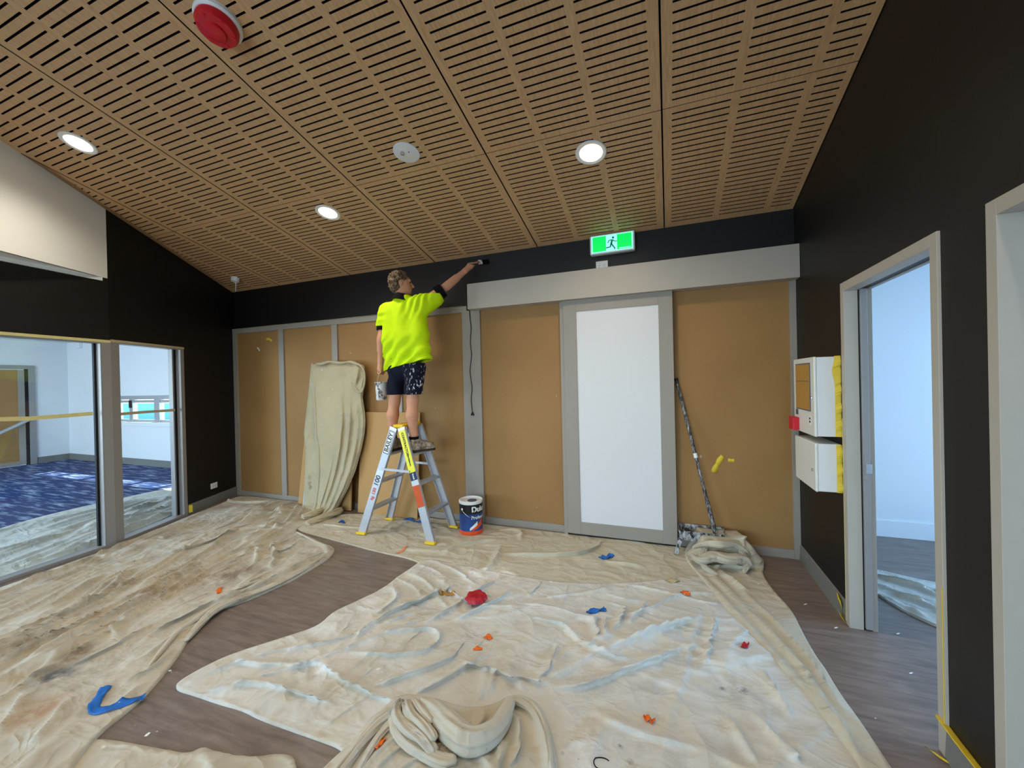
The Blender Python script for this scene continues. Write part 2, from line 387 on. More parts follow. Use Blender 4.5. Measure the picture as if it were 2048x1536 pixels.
# ------------------------------------------------------------------ ceiling of slotted plywood panels
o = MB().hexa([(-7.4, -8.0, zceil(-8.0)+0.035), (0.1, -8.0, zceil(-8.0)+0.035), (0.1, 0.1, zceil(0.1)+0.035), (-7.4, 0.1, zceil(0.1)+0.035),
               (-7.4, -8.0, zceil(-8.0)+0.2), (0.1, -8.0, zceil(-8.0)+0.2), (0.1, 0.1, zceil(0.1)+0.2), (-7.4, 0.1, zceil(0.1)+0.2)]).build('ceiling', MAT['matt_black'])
ceiling = struct(o, 'sloping ceiling of slotted timber veneer panels', 'ceiling')
XR, PW, SEAM, PITCH_R = -1.0386, 1.2629, 1.2937, 0.0505
colsx = [0.0, XR]+[XR-PW*k for k in range(1, 6)]
def wallx(t):                       # the skewed left wall, as far as the ceiling panels reach it
    return -WID+math.tan(AL)*t
def ceiling_panel(xl, xr_, t0, t1, slots, name='ceiling_panel'):
    g = 0.0055; gt = 0.002; xs = [xl+g]; ts = [t0+gt]
    cols = []
    a = xl+0.062
    for k in range(3):
        b = min(a+0.345, xr_-0.045)
        if b-a > 0.04: cols.append((a, b))
        a += 0.395
    rows = []
    t = t0+0.0525 if t0 > 0.5 else t1-0.0505
    if t0 > 0.5:
        while t < t1-0.04: rows.append((t-0.0055, t+0.0055)); t += PITCH_R
    else:
        while t > t0+0.06: rows.append((t-0.0055, t+0.0055)); t -= PITCH_R
        rows.reverse()
    if not slots: rows = []
    for c in cols: xs += [c[0], c[1]]
    for r in rows: ts += [r[0], r[1]]
    xs.append(xr_-g); ts.append(t1-gt)
    th = 0.018; V = []; F = []; idx = {}; dark = set()
    def vid(i, j, up):
        x, tt = xs[i], ts[j]; lim = wallx(tt)-0.03
        if i in (0, len(xs)-1): x = max(x, lim)
        elif xs[i] < wallx(tt)+0.07: x = max(lim, min(wallx(tt)+0.07, xs[-1])) if i % 2 == 1 else max(lim, x)
        k = (i, j, up)
        if k not in idx:
            idx[k] = len(V); V.append((x, -tt, HB+SL*tt+(th if up else 0)))
        return idx[k]
    nx, nt = len(xs)-1, len(ts)-1
    for i in range(nx):
        for j in range(nt):
            q = [vid(i, j, 0), vid(i, j+1, 0), vid(i+1, j+1, 0), vid(i+1, j, 0)]
            if abs(V[q[0]][0]-V[q[3]][0]) < 1e-4 and abs(V[q[1]][0]-V[q[2]][0]) < 1e-4: continue
            slot = i % 2 == 1 and j % 2 == 1 and j < nt and i < nx
            if slot and V[q[3]][0]-V[q[0]][0] < 0.01: slot = False
            if slot:
                up = [vid(i, j, 1), vid(i, j+1, 1), vid(i+1, j+1, 1), vid(i+1, j, 1)]
                for k in range(4):
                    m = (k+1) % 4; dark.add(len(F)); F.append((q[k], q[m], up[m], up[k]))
            else: F.append(tuple(q[::-1]))
    edge = [(i, 0) for i in range(nx+1)]+[(nx, j) for j in range(1, nt+1)]+[(i, nt) for i in range(nx-1, -1, -1)]+[(0, j) for j in range(nt-1, 0, -1)]
    for k in range(len(edge)):
        a, b = edge[k], edge[(k+1) % len(edge)]
        F.append((vid(*a, 0), vid(*b, 0), vid(*b, 1), vid(*a, 1)))
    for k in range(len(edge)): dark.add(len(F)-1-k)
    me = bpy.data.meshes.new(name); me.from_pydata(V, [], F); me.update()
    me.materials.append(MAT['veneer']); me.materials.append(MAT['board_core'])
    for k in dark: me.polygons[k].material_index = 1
    return link(name, me, None, ceiling)
for k in range(6):
    for (t0, t1, sl) in ((0.0, SEAM, True), (SEAM, 3.745, True), (3.745, 6.2, False), (6.2, 7.99, False)):
        if colsx[k] < wallx(t1)-0.02 and colsx[k] < wallx(t0): continue
        ceiling_panel(colsx[k+1], colsx[k], t0, t1, sl)

# ------------------------------------------------------------------ back wall with panelled partition
wall_back = struct(MB().box(-7.3, 0.0, 0.0, 0.14, 0.0, 3.2).build('wall_back', MAT['black_paint']), 'black painted back wall above the panelled partition', 'wall')
def part(name, mat, b, parent, bevel=0.0):
    return MB().box(*b).build(name, MAT[mat], parent, bevel=bevel)
POSTS = [(-7.05, -6.965), (-6.112, -6.018), (-5.145, -5.052), (-4.15, -4.06), (-3.21, -2.985)]
for i in range(4):
    part('infill_panel', 'mdf', (POSTS[i][1]-0.006, POSTS[i+1][0]+0.006, -0.006, 0.0, 0.06, 2.39), wall_back)
for i, (a, b) in enumerate(POSTS):
    part('frame_post', 'grey_frame', (a, b, -0.028 if i < 4 else -0.034, 0.0, 0.0, 2.386 if i < 4 else 2.40), wall_back, 0.002)
part('frame_rail', 'grey_frame', (-7.05, -3.15, -0.03, 0.0, 2.386, 2.455), wall_back, 0.002)
part('frame_rail', 'grey_frame', (-6.965, -3.21, -0.026, 0.0, 0.0, 0.072), wall_back, 0.002)
part('infill_panel', 'mdf', (-2.99, -2.0, -0.006, 0.0, 0.07, 2.45), wall_back)
part('infill_panel', 'mdf', (-2.0, -0.045, -0.006, 0.0, 0.07, 2.45), wall_back)
part('frame_post', 'grey_frame', (-0.05, -0.001, -0.03, 0.0, 0.0, 2.45), wall_back, 0.002)
part('frame_post', 'grey_frame', (-2.06, -2.022, -0.07, 0.0, 0.0, 2.45), wall_back, 0.002)
part('frame_rail', 'grey_frame', (-2.985, -2.06, -0.026, 0.0, 0.0, 0.077), wall_back, 0.002)
part('frame_rail', 'grey_frame', (-2.02, -0.05, -0.026, 0.0, 0.0, 0.077), wall_back, 0.002)
MB().box(-3.075, -0.001, -0.15, 0.0, 2.391, 2.669).build('pelmet', MAT['pelmet_grey'], wall_back, bevel=0.003)
# sliding door with white infill hangs under the pelmet
d3 = empty('door_3', 'grey framed sliding door with a tall white panel', 'door', (-1.5, -0.05, 0.02)); d3['kind'] = 'structure'
def dpart(name, mat, b, bev=0.002):
    x0, x1, y0, y1, z0, z1 = b; return MB().box(x0+1.5, x1+1.5, y0+0.05, y1+0.05, z0-0.02, z1-0.02).build(name, MAT[mat], d3, bevel=bev)
dpart('stile', 'grey_frame', (-2.018, -1.885, -0.095, -0.055, 0.03, 2.40))
dpart('stile', 'grey_frame', (-1.107, -0.982, -0.095, -0.055, 0.03, 2.40))
dpart('rail', 'grey_frame', (-1.885, -1.107, -0.095, -0.055, 2.275, 2.40))
dpart('rail', 'grey_frame', (-1.885, -1.107, -0.095, -0.055, 0.03, 0.152))
dpart('door_panel', 'door_white', (-1.89, -1.1, -0.086, -0.062, 0.145, 2.28), 0)

# ------------------------------------------------------------------ right wall with two doorways
D1a, D1b = -0.988, -1.968            # outer edges of the first door frame
D2a, D2b = -2.236, -3.24
wr = MB()
for (y0, y1, z0, z1) in ((D1a-0.03, 0.14, 0, 3.5), (D1b+0.03, D1a-0.03, 2.10, 3.75), (D2a-0.03, D1b+0.03, 0, 3.75), (D2b+0.03, D2a-0.03, 2.10, 4.1), (-8.0, D2b+0.03, 0, 5.1)):
    wr.box(0.0, 0.115, y0, y1, z0, z1)
wall_right = struct(wr.build('wall_right', MAT['black_paint']), 'black painted side wall with two grey door frames', 'wall')
def doorframe(n, ya, yb, label):
    r = empty('door_%d' % n, label, 'door', (0.0, (ya+yb)/2, 0)); r['kind'] = 'structure'; oy = (ya+yb)/2
    def pb(name, b, mat='pelmet_grey', bev=0.002):
        x0, x1, y0, y1, z0, z1 = b; return MB().box(x0, x1, y0-oy, y1-oy, z0, z1).build(name, MAT[mat], r, bevel=bev)
    for (y0, y1) in ((ya-0.05, ya), (yb, yb+0.05)): pb('jamb', (-0.012, 0.06, y0, y1, 0, 2.15))
    pb('head', (-0.012, 0.06, yb+0.05, ya-0.05, 2.095, 2.15))
    for (y0, y1) in ((ya-0.05, ya-0.03), (yb+0.03, yb+0.05)): pb('jamb', (0.103, 0.13, y0, y1, 0, 2.15), 'grey_frame')
    pb('head', (0.103, 0.13, yb+0.05, ya-0.05, 2.095, 2.15), 'grey_frame')
    for (y0, y1) in ((ya-0.046, ya-0.034), (yb+0.034, yb+0.046)): pb('gasket', (0.06, 0.067, y0, y1, 0, 2.13), 'gasket', 0)
    return r, pb
r1, pb1 = doorframe(1, D1a, D1b, 'grey door frame with sliding leaf edge beside the white boxes')
pb1('leaf', (0.067, 0.103, D1a-0.062, D1a-0.034, 0.012, 2.12), 'grey_metal')
pb1('lock_plate', (0.072, 0.098, D1a-0.066, D1a-0.062, 0.93, 1.09), 'grey_metal', 0.001)
pb1('latch', (0.078, 0.108, D1a-0.072, D1a-0.066, 0.97, 1.03), 'chrome', 0.001)
r2, pb2 = doorframe(2, D2a, D2b, 'pale grey door frame next to the strip of black wall')
# skirting boards
def skirt(name, y0, y1, label):
    return struct(MB().hexa([(-0.016, y0, 0), (0, y0, 0), (0, y1, 0), (-0.016, y1, 0), (-0.010, y0, 0.125), (0, y0, 0.13), (0, y1, 0.13), (-0.010, y1, 0.125)]).build(name, MAT['skirting']), label, 'baseboard')
skirt('baseboard_right', D1a, -0.001, 'grey skirting board below the white wall boxes')
skirt('baseboard_right', D2a, D1b, 'short grey skirting board between the two door frames')
def onL(t, off=0.0): p = cL+dL*t+nL*off; return (p[0], p[1])
def onK(t, off=0.0): p = KP+dK*t+nK*off; return (p[0], p[1])
def lprism(mb, f, t0, t1, o0, o1, z0, z1):
    mb.prism([f(t0, o0), f(t1, o0), f(t1, o1), f(t0, o1)], z0, z1); return mb
struct(lprism(MB(), onL, 0.03, 0.945, 0.0, 0.016, 0, 0.128).build('baseboard_left', MAT['skirting']), 'grey skirting board under the black wall with the power point', 'baseboard')

# ------------------------------------------------------------------ left walls and glazing
GT0, GT1, ZG = 0.952, TK, 2.113
wl = MB()
lprism(wl, onL, -0.3, GT0, -0.13, 0.0, 0, 3.5)
lprism(wl, onL, GT0, GT1, -0.13, 0.0, ZG, 3.6)
wall_left = struct(wl.build('wall_left', MAT['black_paint']), 'black wall beside the glazing below the sloping ceiling', 'wall')
ww = lprism(MB(), onL, GT1, 7.2, -0.02, 0.0, 2.735, 5.2)
struct(ww.build('wall_left_upper', MAT['white_paint']), 'white upper wall panel rising to the timber ceiling', 'wall')
p0, p1, p2 = onL(GT1, -0.002), onL(7.2, -0.002), onK(6.9, -0.10)
struct(MB().prism([p0, p1, p2, onK(0.0, -0.10)][::-1], 2.735, 2.76).build('trim_1', MAT['white_paint']), 'narrow white soffit under the white upper wall', 'trim')
struct(lprism(MB(), onK, 0.05, 6.6, -0.01, 0.014, 2.70, 2.735).build('trim_2', MAT['white_paint']), 'white bead along the top of the dark glazed wall', 'trim')
struct(lprism(MB(), onK, 0.0, 6.9, -0.10, 0.0, 2.095, 2.735).build('wall_left_lower', MAT['charcoal_paint']), 'dark painted wall band above the wide glass pane', 'wall')

def glazing(n, f, t0, t1, label, zt, sides):
    r = empty('window_%d' % n, label, 'window', (*f((t0+t1)/2), 0)); r['kind'] = 'structure'; ox, oy = f((t0+t1)/2)
    def pb(name, a, b, o0, o1, z0, z1, mat='grey_metal', bev=0.002):
        m = MB(); m.prism([(x-ox, y-oy) for x, y in (f(a, o0), f(b, o0), f(b, o1), f(a, o1))], z0, z1); return m.build(name, MAT[mat], r, bevel=bev)
    pb('head', t0, t1, -0.1, 0.012, zt-0.035, zt)
    pb('sill', t0, t1, -0.1, 0.012, 0.0, 0.03)
    for (a, b, g0, g1) in sides:
        pb('jamb', a, b, -0.1, 0.012, 0.03, zt-0.035)
        pb('gasket', g0, g1, -0.07, -0.045, 0.03, zt-0.035, 'gasket', 0)
    pb('glass_pane', t0+0.02, t1-0.02, -0.06, -0.052, 0.02, zt-0.02, 'glass', 0)
    return r, pb
w1, wp1 = glazing(1, onL, GT0, GT1-0.09, 'narrow floor to ceiling glass pane beside the black wall', ZG, ((GT0, GT0+0.055, GT0+0.055, GT0+0.085),))
wp1('jamb', GT0+0.07, GT0+0.105, -0.1, -0.05, 0.03, ZG-0.035)
w2, wp2 = glazing(2, onK, 0.075, 6.8, 'wide floor to ceiling glass pane under the dark wall band', 2.10, ((0.075, 0.085, 0.085, 0.105),))
# the post where the two panes meet
pp = [onL(GT1-0.09, 0.014), onL(GT1-0.0, 0.014), onK(0.075, 0.014), onK(0.075, -0.1), onL(GT1-0.09, -0.1)]
struct(MB().prism(pp[::-1], 0.0, 2.10).build('trim_3', MAT['grey_metal']), 'grey corner post between the two glass panes', 'trim')
# masking tape left on the frames
o = lprism(MB(), onK, 0.0, 6.7, 0.013, 0.016, 2.075, 2.102).build('masking_tape', MAT['tape_pale']); tag(o, 'pale yellow masking tape along the head of the wide glass pane', 'tape')
o = lprism(MB(), onL, GT0, GT1, 0.013, 0.016, 2.085, 2.112).build('masking_tape', MAT['tape_tan']); tag(o, 'pale masking tape along the head of the narrow glass pane', 'tape')
def strip(name, pts, w, mat, label, cat='tape', th=0.0015, up=(0, 0, 1)):
    """a flat strip of tape through points, with real thickness"""
    m = MB()
    for a, b in zip(pts[:-1], pts[1:]): m.beam(a, b, w, th, up)
    return tag(m.build(name, MAT[mat]), label, cat)
def onKp(x, y, off):
    d = ray(x, y); k = np.array([nK[0], nK[1], 0]); c = np.array([KP[0], KP[1], 0]); return CAM+d*((k@c+off-k@CAM)/(k@d))
def onLp(x, y, off):
    d = ray(x, y); k = np.array([nL[0], nL[1], 0]); c = np.array([cL[0], cL[1], 0]); return CAM+d*((k@c+off-k@CAM)/(k@d))
strip('masking_tape', [onKp(-60, 840, -0.047), onKp(60, 837, -0.047), onKp(186, 827, -0.047)], 0.036, 'tape_pale', 'yellow masking tape stuck across the wide glass pane')
strip('masking_tape', [onLp(231, 829, -0.047), onLp(290, 824, -0.047), onLp(352, 820, -0.047)], 0.03, 'tape_tan', 'tan masking tape stuck across the narrow glass pane')

# ------------------------------------------------------------------ room behind the glazing
LX, LY, LZ = -14.3, 1.0, 2.75
WX0, WX1, WZ0, WZ1 = -12.55, -8.3, 0.86, 1.48
wb = MB()
wb.box(LX-0.15, WX0, LY, LY+0.15, 0, LZ).box(WX1, -7.3, LY, LY+0.15, 0, LZ).box(WX0, WX1, LY, LY+0.15, 0, WZ0).box(WX0, WX1, LY, LY+0.15, WZ1, LZ)
struct(wb.build('wall_left_room_back', MAT['pale_paint']), 'pale wall with a long low window behind the glazing', 'wall')
struct(MB().box(LX-0.15, LX, -6.2, LY, 0, LZ).build('wall_left_room_side', MAT['pale_paint']), 'pale wall with a brown panelled door behind the glazing', 'wall')
q = onL(-0.3, -0.13)
struct(MB().box(-7.36, -7.22, 0.28, LY+0.15, 0, LZ).build('wall_left_room_return', MAT['pale_paint']), 'short pale return wall behind the black wall', 'wall')
pl = [(LX-0.15, -6.2), (onK(4.5, -0.12)[0], -6.2), onK(0.0, -0.12), onL(0.0, -0.12), (-7.3, LY+0.15), (LX-0.15, LY+0.15)]
struct(MB().prism(pl, LZ, LZ+0.12).build('ceiling_left_room', MAT['white_paint']), 'white flat ceiling of the room behind the glazing', 'ceiling')
struct(MB().box(-14.5, -7.2, LY+0.15, LY+1.25, 2.9, 3.0).build('added_eave', MAT['white_paint']), 'unseen white eave added outside the long low window to trim the sun', 'trim')  # unseen eave, added to shape the sun patch on the carpet
struct(MB().box(LX, -12.7, -6.2, -6.05, 0, LZ).box(-7.6, onK(4.6)[0], -6.2, -6.05, 0, LZ).box(-12.7, -7.6, -6.2, -6.05, 2.65, LZ).box(-12.7, -7.6, -6.2, -6.05, 0, 0.4).build('wall_left_room_front', MAT['pale_paint']), 'pale front wall of the glazed room with a wide window opening', 'wall')
struct(MB().box(LX, -7.37, LY-0.014, LY, 0.002, 0.14).build('baseboard_left_room_back', MAT['skirting']), 'grey skirting board below the long low window', 'baseboard')
struct(MB().box(LX, LX+0.014, 0.47, LY-0.014, 0.002, 0.14).build('baseboard_left_room_side', MAT['skirting']), 'short grey skirting board beside the brown door', 'baseboard')
w3 = empty('window_3', 'long low aluminium window looking onto a sunny yard', 'window', (-10.4, LY, WZ0)); w3['kind'] = 'structure'
def w3p(name, b, mat='aluminium', bev=0.003):
    x0, x1, y0, y1, z0, z1 = b; return MB().box(x0+10.4, x1+10.4, y0-LY, y1-LY, z0-WZ0, z1-WZ0).build(name, MAT[mat], w3, bevel=bev)
w3p('head', (WX0, WX1, LY-0.01, LY+0.1, WZ1-0.08, WZ1)); w3p('sill', (WX0-0.03, WX1+0.03, LY-0.05, LY+0.1, WZ0-0.02, WZ0+0.06), 'white_plastic')
for px in (233, 262, 313.5, 345): 
    x = fy(px, 820, LY)[0]; w = 0.09 if px == 313.5 else 0.06
    w3p('mullion', (x-w, x+w, LY+0.0, LY+0.09, WZ0+0.06, WZ1-0.08))
for x in (-9.5, -8.7): w3p('mullion', (x-0.06, x+0.06, LY, LY+0.09, WZ0+0.06, WZ1-0.08))
w3p('rail', (WX0, WX1, LY+0.02, LY+0.07, WZ0+0.06, WZ0+0.11)); w3p('rail', (WX0, WX1, LY+0.02, LY+0.07, WZ1-0.15, WZ1-0.10))
w3p('handle', (fy(262, 800, LY)[0]-0.03, fy(262, 800, LY)[0]+0.03, LY-0.03, LY, 1.22, 1.38), 'gasket')
w3p('glass_pane', (WX0, WX1, LY+0.05, LY+0.055, WZ0+0.05, WZ1-0.06), 'glass', 0)
# brown door in its grey frame
d4 = empty('door_4', 'brown board door in a grey frame behind the glazing', 'door', (LX, -0.3, 0)); d4['kind'] = 'structure'
def d4p(name, b, mat, bev=0.002):
    x0, x1, y0, y1, z0, z1 = b; return MB().box(x0, x1, y0+0.3, y1+0.3, z0, z1).build(name, MAT[mat], d4, bevel=bev)
d4p('jamb', (0, 0.03, 0.36, 0.46, 0, 2.2), 'grey_metal'); d4p('jamb', (0, 0.03, -1.2, -1.1, 0, 2.2), 'grey_metal'); d4p('head', (0, 0.03, -1.1, 0.36, 2.12, 2.2), 'grey_metal')
d4p('stile', (0, 0.022, 0.2, 0.3, 0.03, 2.1), 'grey_frame'); d4p('gasket', (0, 0.01, 0.3, 0.36, 0, 2.12), 'gasket', 0)
d4p('panel', (0, 0.012, -1.1, 0.2, 0.1, 2.1), 'mdf'); d4p('rail', (0, 0.02, -1.1, 0.2, 0.02, 0.1), 'grey_frame')
a, b = fx(-40, 885, LX+0.3), fx(56, 840, LX+0.06)
o = MB().tube([a, b], 0.035, 12).build('silver_tube', MAT['aluminium'], smooth=True); tag(o, 'slanting silver tube in front of the brown door', 'pole')  # thin aluminium tube set aslant across the brown door
o = MB().box(-13.75, -13.63, LY-0.06, LY, 2.6, 2.74).build('motion_sensor', MAT['white_plastic'], bevel=0.01); tag(o, 'small white sensor high in the corner of the glazed room', 'sensor')
p = fy(157, 1000-0, LY)
o = MB().box(-13.55, -13.43, LY-0.012, LY, 0.42, 0.5).build('power_outlet', MAT['white_plastic'], bevel=0.003); tag(o, 'white power point on the pale wall behind the glazing', 'outlet')
# sunny yard outside the low window
struct(MB().box(-40, 10, 1.2, 60, -0.25, -0.1).build('ground', plain('pale_paving', (205, 205, 198), 0.8, 0.2, scale=2)), 'pale sunlit paving of the yard outside', 'ground')
o = MB().box(-30, -10, 9.0, 9.2, -0.1, 0.9).build('garden_wall', plain('turquoise_paint', (120, 205, 205), 0.6, 0.3, scale=1)); tag(o, 'low turquoise wall in the sunny yard outside the low window', 'wall')
fen = empty('colourbond_fence', 'red ribbed metal fence at the far side of the yard', 'fence', (-20, 13, 0))
mr = plain('fence_red', (200, 70, 70), 0.5, 0.3)
fme = None
for k in range(28):
    m = MB().box(-0.42, 0.42, -0.03, 0.03, -0.1, 2.3); m.box(-0.40, -0.34, -0.07, -0.03, -0.1, 2.3).box(0.0, 0.06, -0.07, -0.03, -0.1, 2.3)
    if fme is None: ob = m.build('fence_sheet', mr, fen, loc=(-12+k*0.86, 0, 0)); fme = ob.data
    else: link('fence_sheet', fme, None, fen, (-12+k*0.86, 0, 0))

# ------------------------------------------------------------------ room beyond the first doorway
struct(MB().box(0.115, 3.0, 0.82, 0.95, 0, 2.75).build('wall_right_room_back', MAT['pale_paint']), 'pale wall seen through the open doorway', 'wall')
struct(MB().box(0.115, 3.0, 0.806, 0.82, 0, 0.155).build('baseboard_right_room', MAT['pale_paint']), 'skirting board on the wall seen through the doorway', 'baseboard')
struct(MB().box(3.0, 3.12, -3.6, 0.95, 0, 0.4).box(3.0, 3.12, -3.6, 0.95, 2.6, 2.75).box(3.0, 3.12, -3.6, -2.5, 0.4, 2.6).box(3.0, 3.12, 0.1, 0.95, 0.4, 2.6).build('wall_right_room_side', MAT['pale_paint']), 'side wall with window of the room through the doorway', 'wall')
struct(MB().box(0.115, 3.12, -3.7, -3.6, 0, 2.75).build('wall_right_room_front', MAT['pale_paint']), 'front wall of the room through the doorway', 'wall')
struct(MB().box(0.115, 3.12, -3.7, 0.95, 2.75, 2.87).build('ceiling_right_room', MAT['white_paint']), 'white ceiling of the room through the doorway', 'ceiling')
struct(MB().box(0.115, 0.14, 0.14, 0.82, 0, 2.75).build('wall_right_room_end', MAT['pale_paint']), 'end wall of the room through the doorway', 'wall')

# ------------------------------------------------------------------ rear of the room with its windows
rw = MB(); kx = onK(6.6)[0]
rw.box(-6.6, -6.0, -8.12, -8.0, 0, 5.1).box(-0.4, 0.115, -8.12, -8.0, 0, 5.1).box(-6.0, -0.4, -8.12, -8.0, 0, 0.5).box(-6.0, -0.4, -8.12, -8.0, 2.7, 5.1)
struct(rw.build('wall_rear', MAT['white_paint']), 'white rear wall with the wide window', 'wall')
w5 = empty('window_5', 'wide window in the rear wall', 'window', (-3.2, -8.06, 0.5)); w5['kind'] = 'structure'
for x in (-2.8, -1.4, 0.0, 1.4, 2.8): MB().box(x-0.03, x+0.03, -0.04, 0.04, 0, 2.2).build('mullion', MAT['grey_metal'], w5)
MB().box(-2.8, 2.8, -0.005, 0.005, 0, 2.2).build('glass_pane', MAT['glass'], w5)

# ------------------------------------------------------------------ drop cloths
def gp(pts, z=0.0):
    q = np.array([fz(x, y, z)[:2] for x, y in pts]); q[:, 1] = np.where((q[:, 0] > -7.3) & (q[:, 0] < 0), np.minimum(q[:, 1], -0.06), q[:, 1]); return q
SURF = []                                            # laid cloths: (x, y, z) samples, later ones on top
def surf_z(x, y):
    z = 0.0
    for V in SURF:
        d = (V[:, 0]-x)**2+(V[:, 1]-y)**2; k = int(np.argmin(d))
        if d[k] < 0.03**2: z = max(z, float(V[k, 2]))
    return z
def fold_h(x, y, P, w, h):
    """height of one soft fold that follows a polyline and dies out at both ends"""
    P = np.asarray(P, float); seg = np.linalg.norm(np.diff(P, axis=0), axis=1); L = np.concatenate([[0], np.cumsum(seg)]); best = np.full(x.shape, 1e9); tt = np.zeros_like(x); sd = np.zeros_like(x)
    m = (x > P[:, 0].min()-4*w) & (x < P[:, 0].max()+4*w) & (y > P[:, 1].min()-4*w) & (y < P[:, 1].max()+4*w)
    out = np.zeros_like(x)
    if not m.any(): return out
    xs, ys = x[m], y[m]; b = np.full(xs.shape, 1e9); t_ = np.zeros_like(xs); s_ = np.zeros_like(xs)
    for i in range(len(P)-1):
        a = P[i]; d = P[i+1]-a; l2 = d@d+1e-12
        t = np.clip(((xs-a[0])*d[0]+(ys-a[1])*d[1])/l2, 0, 1); q = (xs-a[0]-t*d[0])**2+(ys-a[1]-t*d[1])**2
        k = q < b; b[k] = q[k]; t_[k] = (L[i]+t*seg[i])[k]; s_[k] = np.sign(d[0]*(ys-a[1])-d[1]*(xs-a[0]))[k]
    dist = np.sqrt(b); tp = t_/L[-1]
    env = np.clip(np.minimum(tp, 1-tp)*4.5, 0, 1)**0.7
    r = np.exp(-(dist/w)**2)-0.22*np.exp(-((dist-2.0*w)/(0.9*w))**2)
    out[m] = h*env*r
    return out
def smooth_line(P, it=2):
    P = np.asarray(P, float)
    for _ in range(it):
        Q = [P[0]]
        for a, b in zip(P[:-1], P[1:]): Q += [0.75*a+0.25*b, 0.25*a+0.75*b]
        P = np.array(Q+[P[-1]])
    return P
def relax(P, use, free, zmin, zmax, eps, steps, grav=0.0004, bend=0.10, theta=None):
    """let the laid cloth settle: edges keep (or slightly exceed) their length, gravity pulls, the floor holds; spare length buckles into creases"""
    P = P.astype(np.float32); Q = P.copy(); fr = free.astype(np.float32)[..., None]
    sets = []
    n0, n1 = P.shape[:2]
    for (di, dj) in ((1, 0), (0, 1), (1, 1), (1, -1)):
        for par in (0, 1):
            if di == 1:
                m = (n0-1-par+1)//2
                if m <= 0: continue
                ia = slice(par, par+2*m-1, 2); ib = slice(par+1, par+2*m, 2)
                if dj == 0: ja = jb = slice(None)
                elif dj == 1: ja, jb = slice(0, n1-1), slice(1, n1)
                else: ja, jb = slice(1, n1), slice(0, n1-1)
            else:
                m = (n1-1-par+1)//2; ia = ib = slice(None); ja = slice(par, par+2*m-1, 2); jb = slice(par+1, par+2*m, 2)
            a, b = (ia, ja), (ib, jb); ok = use[a] & use[b]
            k2 = 1.0 if theta is None else 0.12+1.3*math.sin(math.atan2(dj, di)-theta)**2     # spare length mostly across the folds
            L0 = np.linalg.norm(P[b]-P[a], axis=-1)*(1+0.5*k2*(eps[a]+eps[b]))
            wa, wb = fr[a], fr[b]; ws = np.maximum(wa+wb, 1e-6)
            sets.append((a, b, L0.astype(np.float32), (wa/ws)*ok[..., None], (wb/ws)*ok[..., None], 1.0 if di*dj == 0 else 0.5))
    bsets = []
    for (di, dj) in ((2, 0), (0, 2)):
        a = (slice(0, n0-di), slice(0, n1-dj)); b = (slice(di, n0), slice(dj, n1)); c = (slice(di//2, n0-di//2), slice(dj//2, n1-dj//2))
        bsets.append((a, b, c, (use[a] & use[b] & use[c])[..., None].astype(np.float32)))
    zmin = zmin.astype(np.float32); zmax = zmax.astype(np.float32)
    for it in range(steps):
        v = (P-Q)*0.86; Q = P.copy(); P = P+v*fr; P[..., 2] -= grav*fr[..., 0]
        for (a, b, L0, wa, wb, k) in sets:
            d = P[b]-P[a]; L = np.sqrt((d*d).sum(-1))+1e-9; c = (k*(L-L0)/L)[..., None]*d; P[a] += c*wa; P[b] -= c*wb
        for (a, b, c, m) in bsets:
            d = (0.5*(P[a]+P[b])-P[c])*m; P[c] += bend*d*fr[c]
        hit = P[..., 2] < zmin
        P[..., 2] = np.clip(P[..., 2], zmin, zmax)
        P[..., :2] = np.where(hit[..., None], Q[..., :2]+(P[..., :2]-Q[..., :2])*0.7, P[..., :2])
    return P
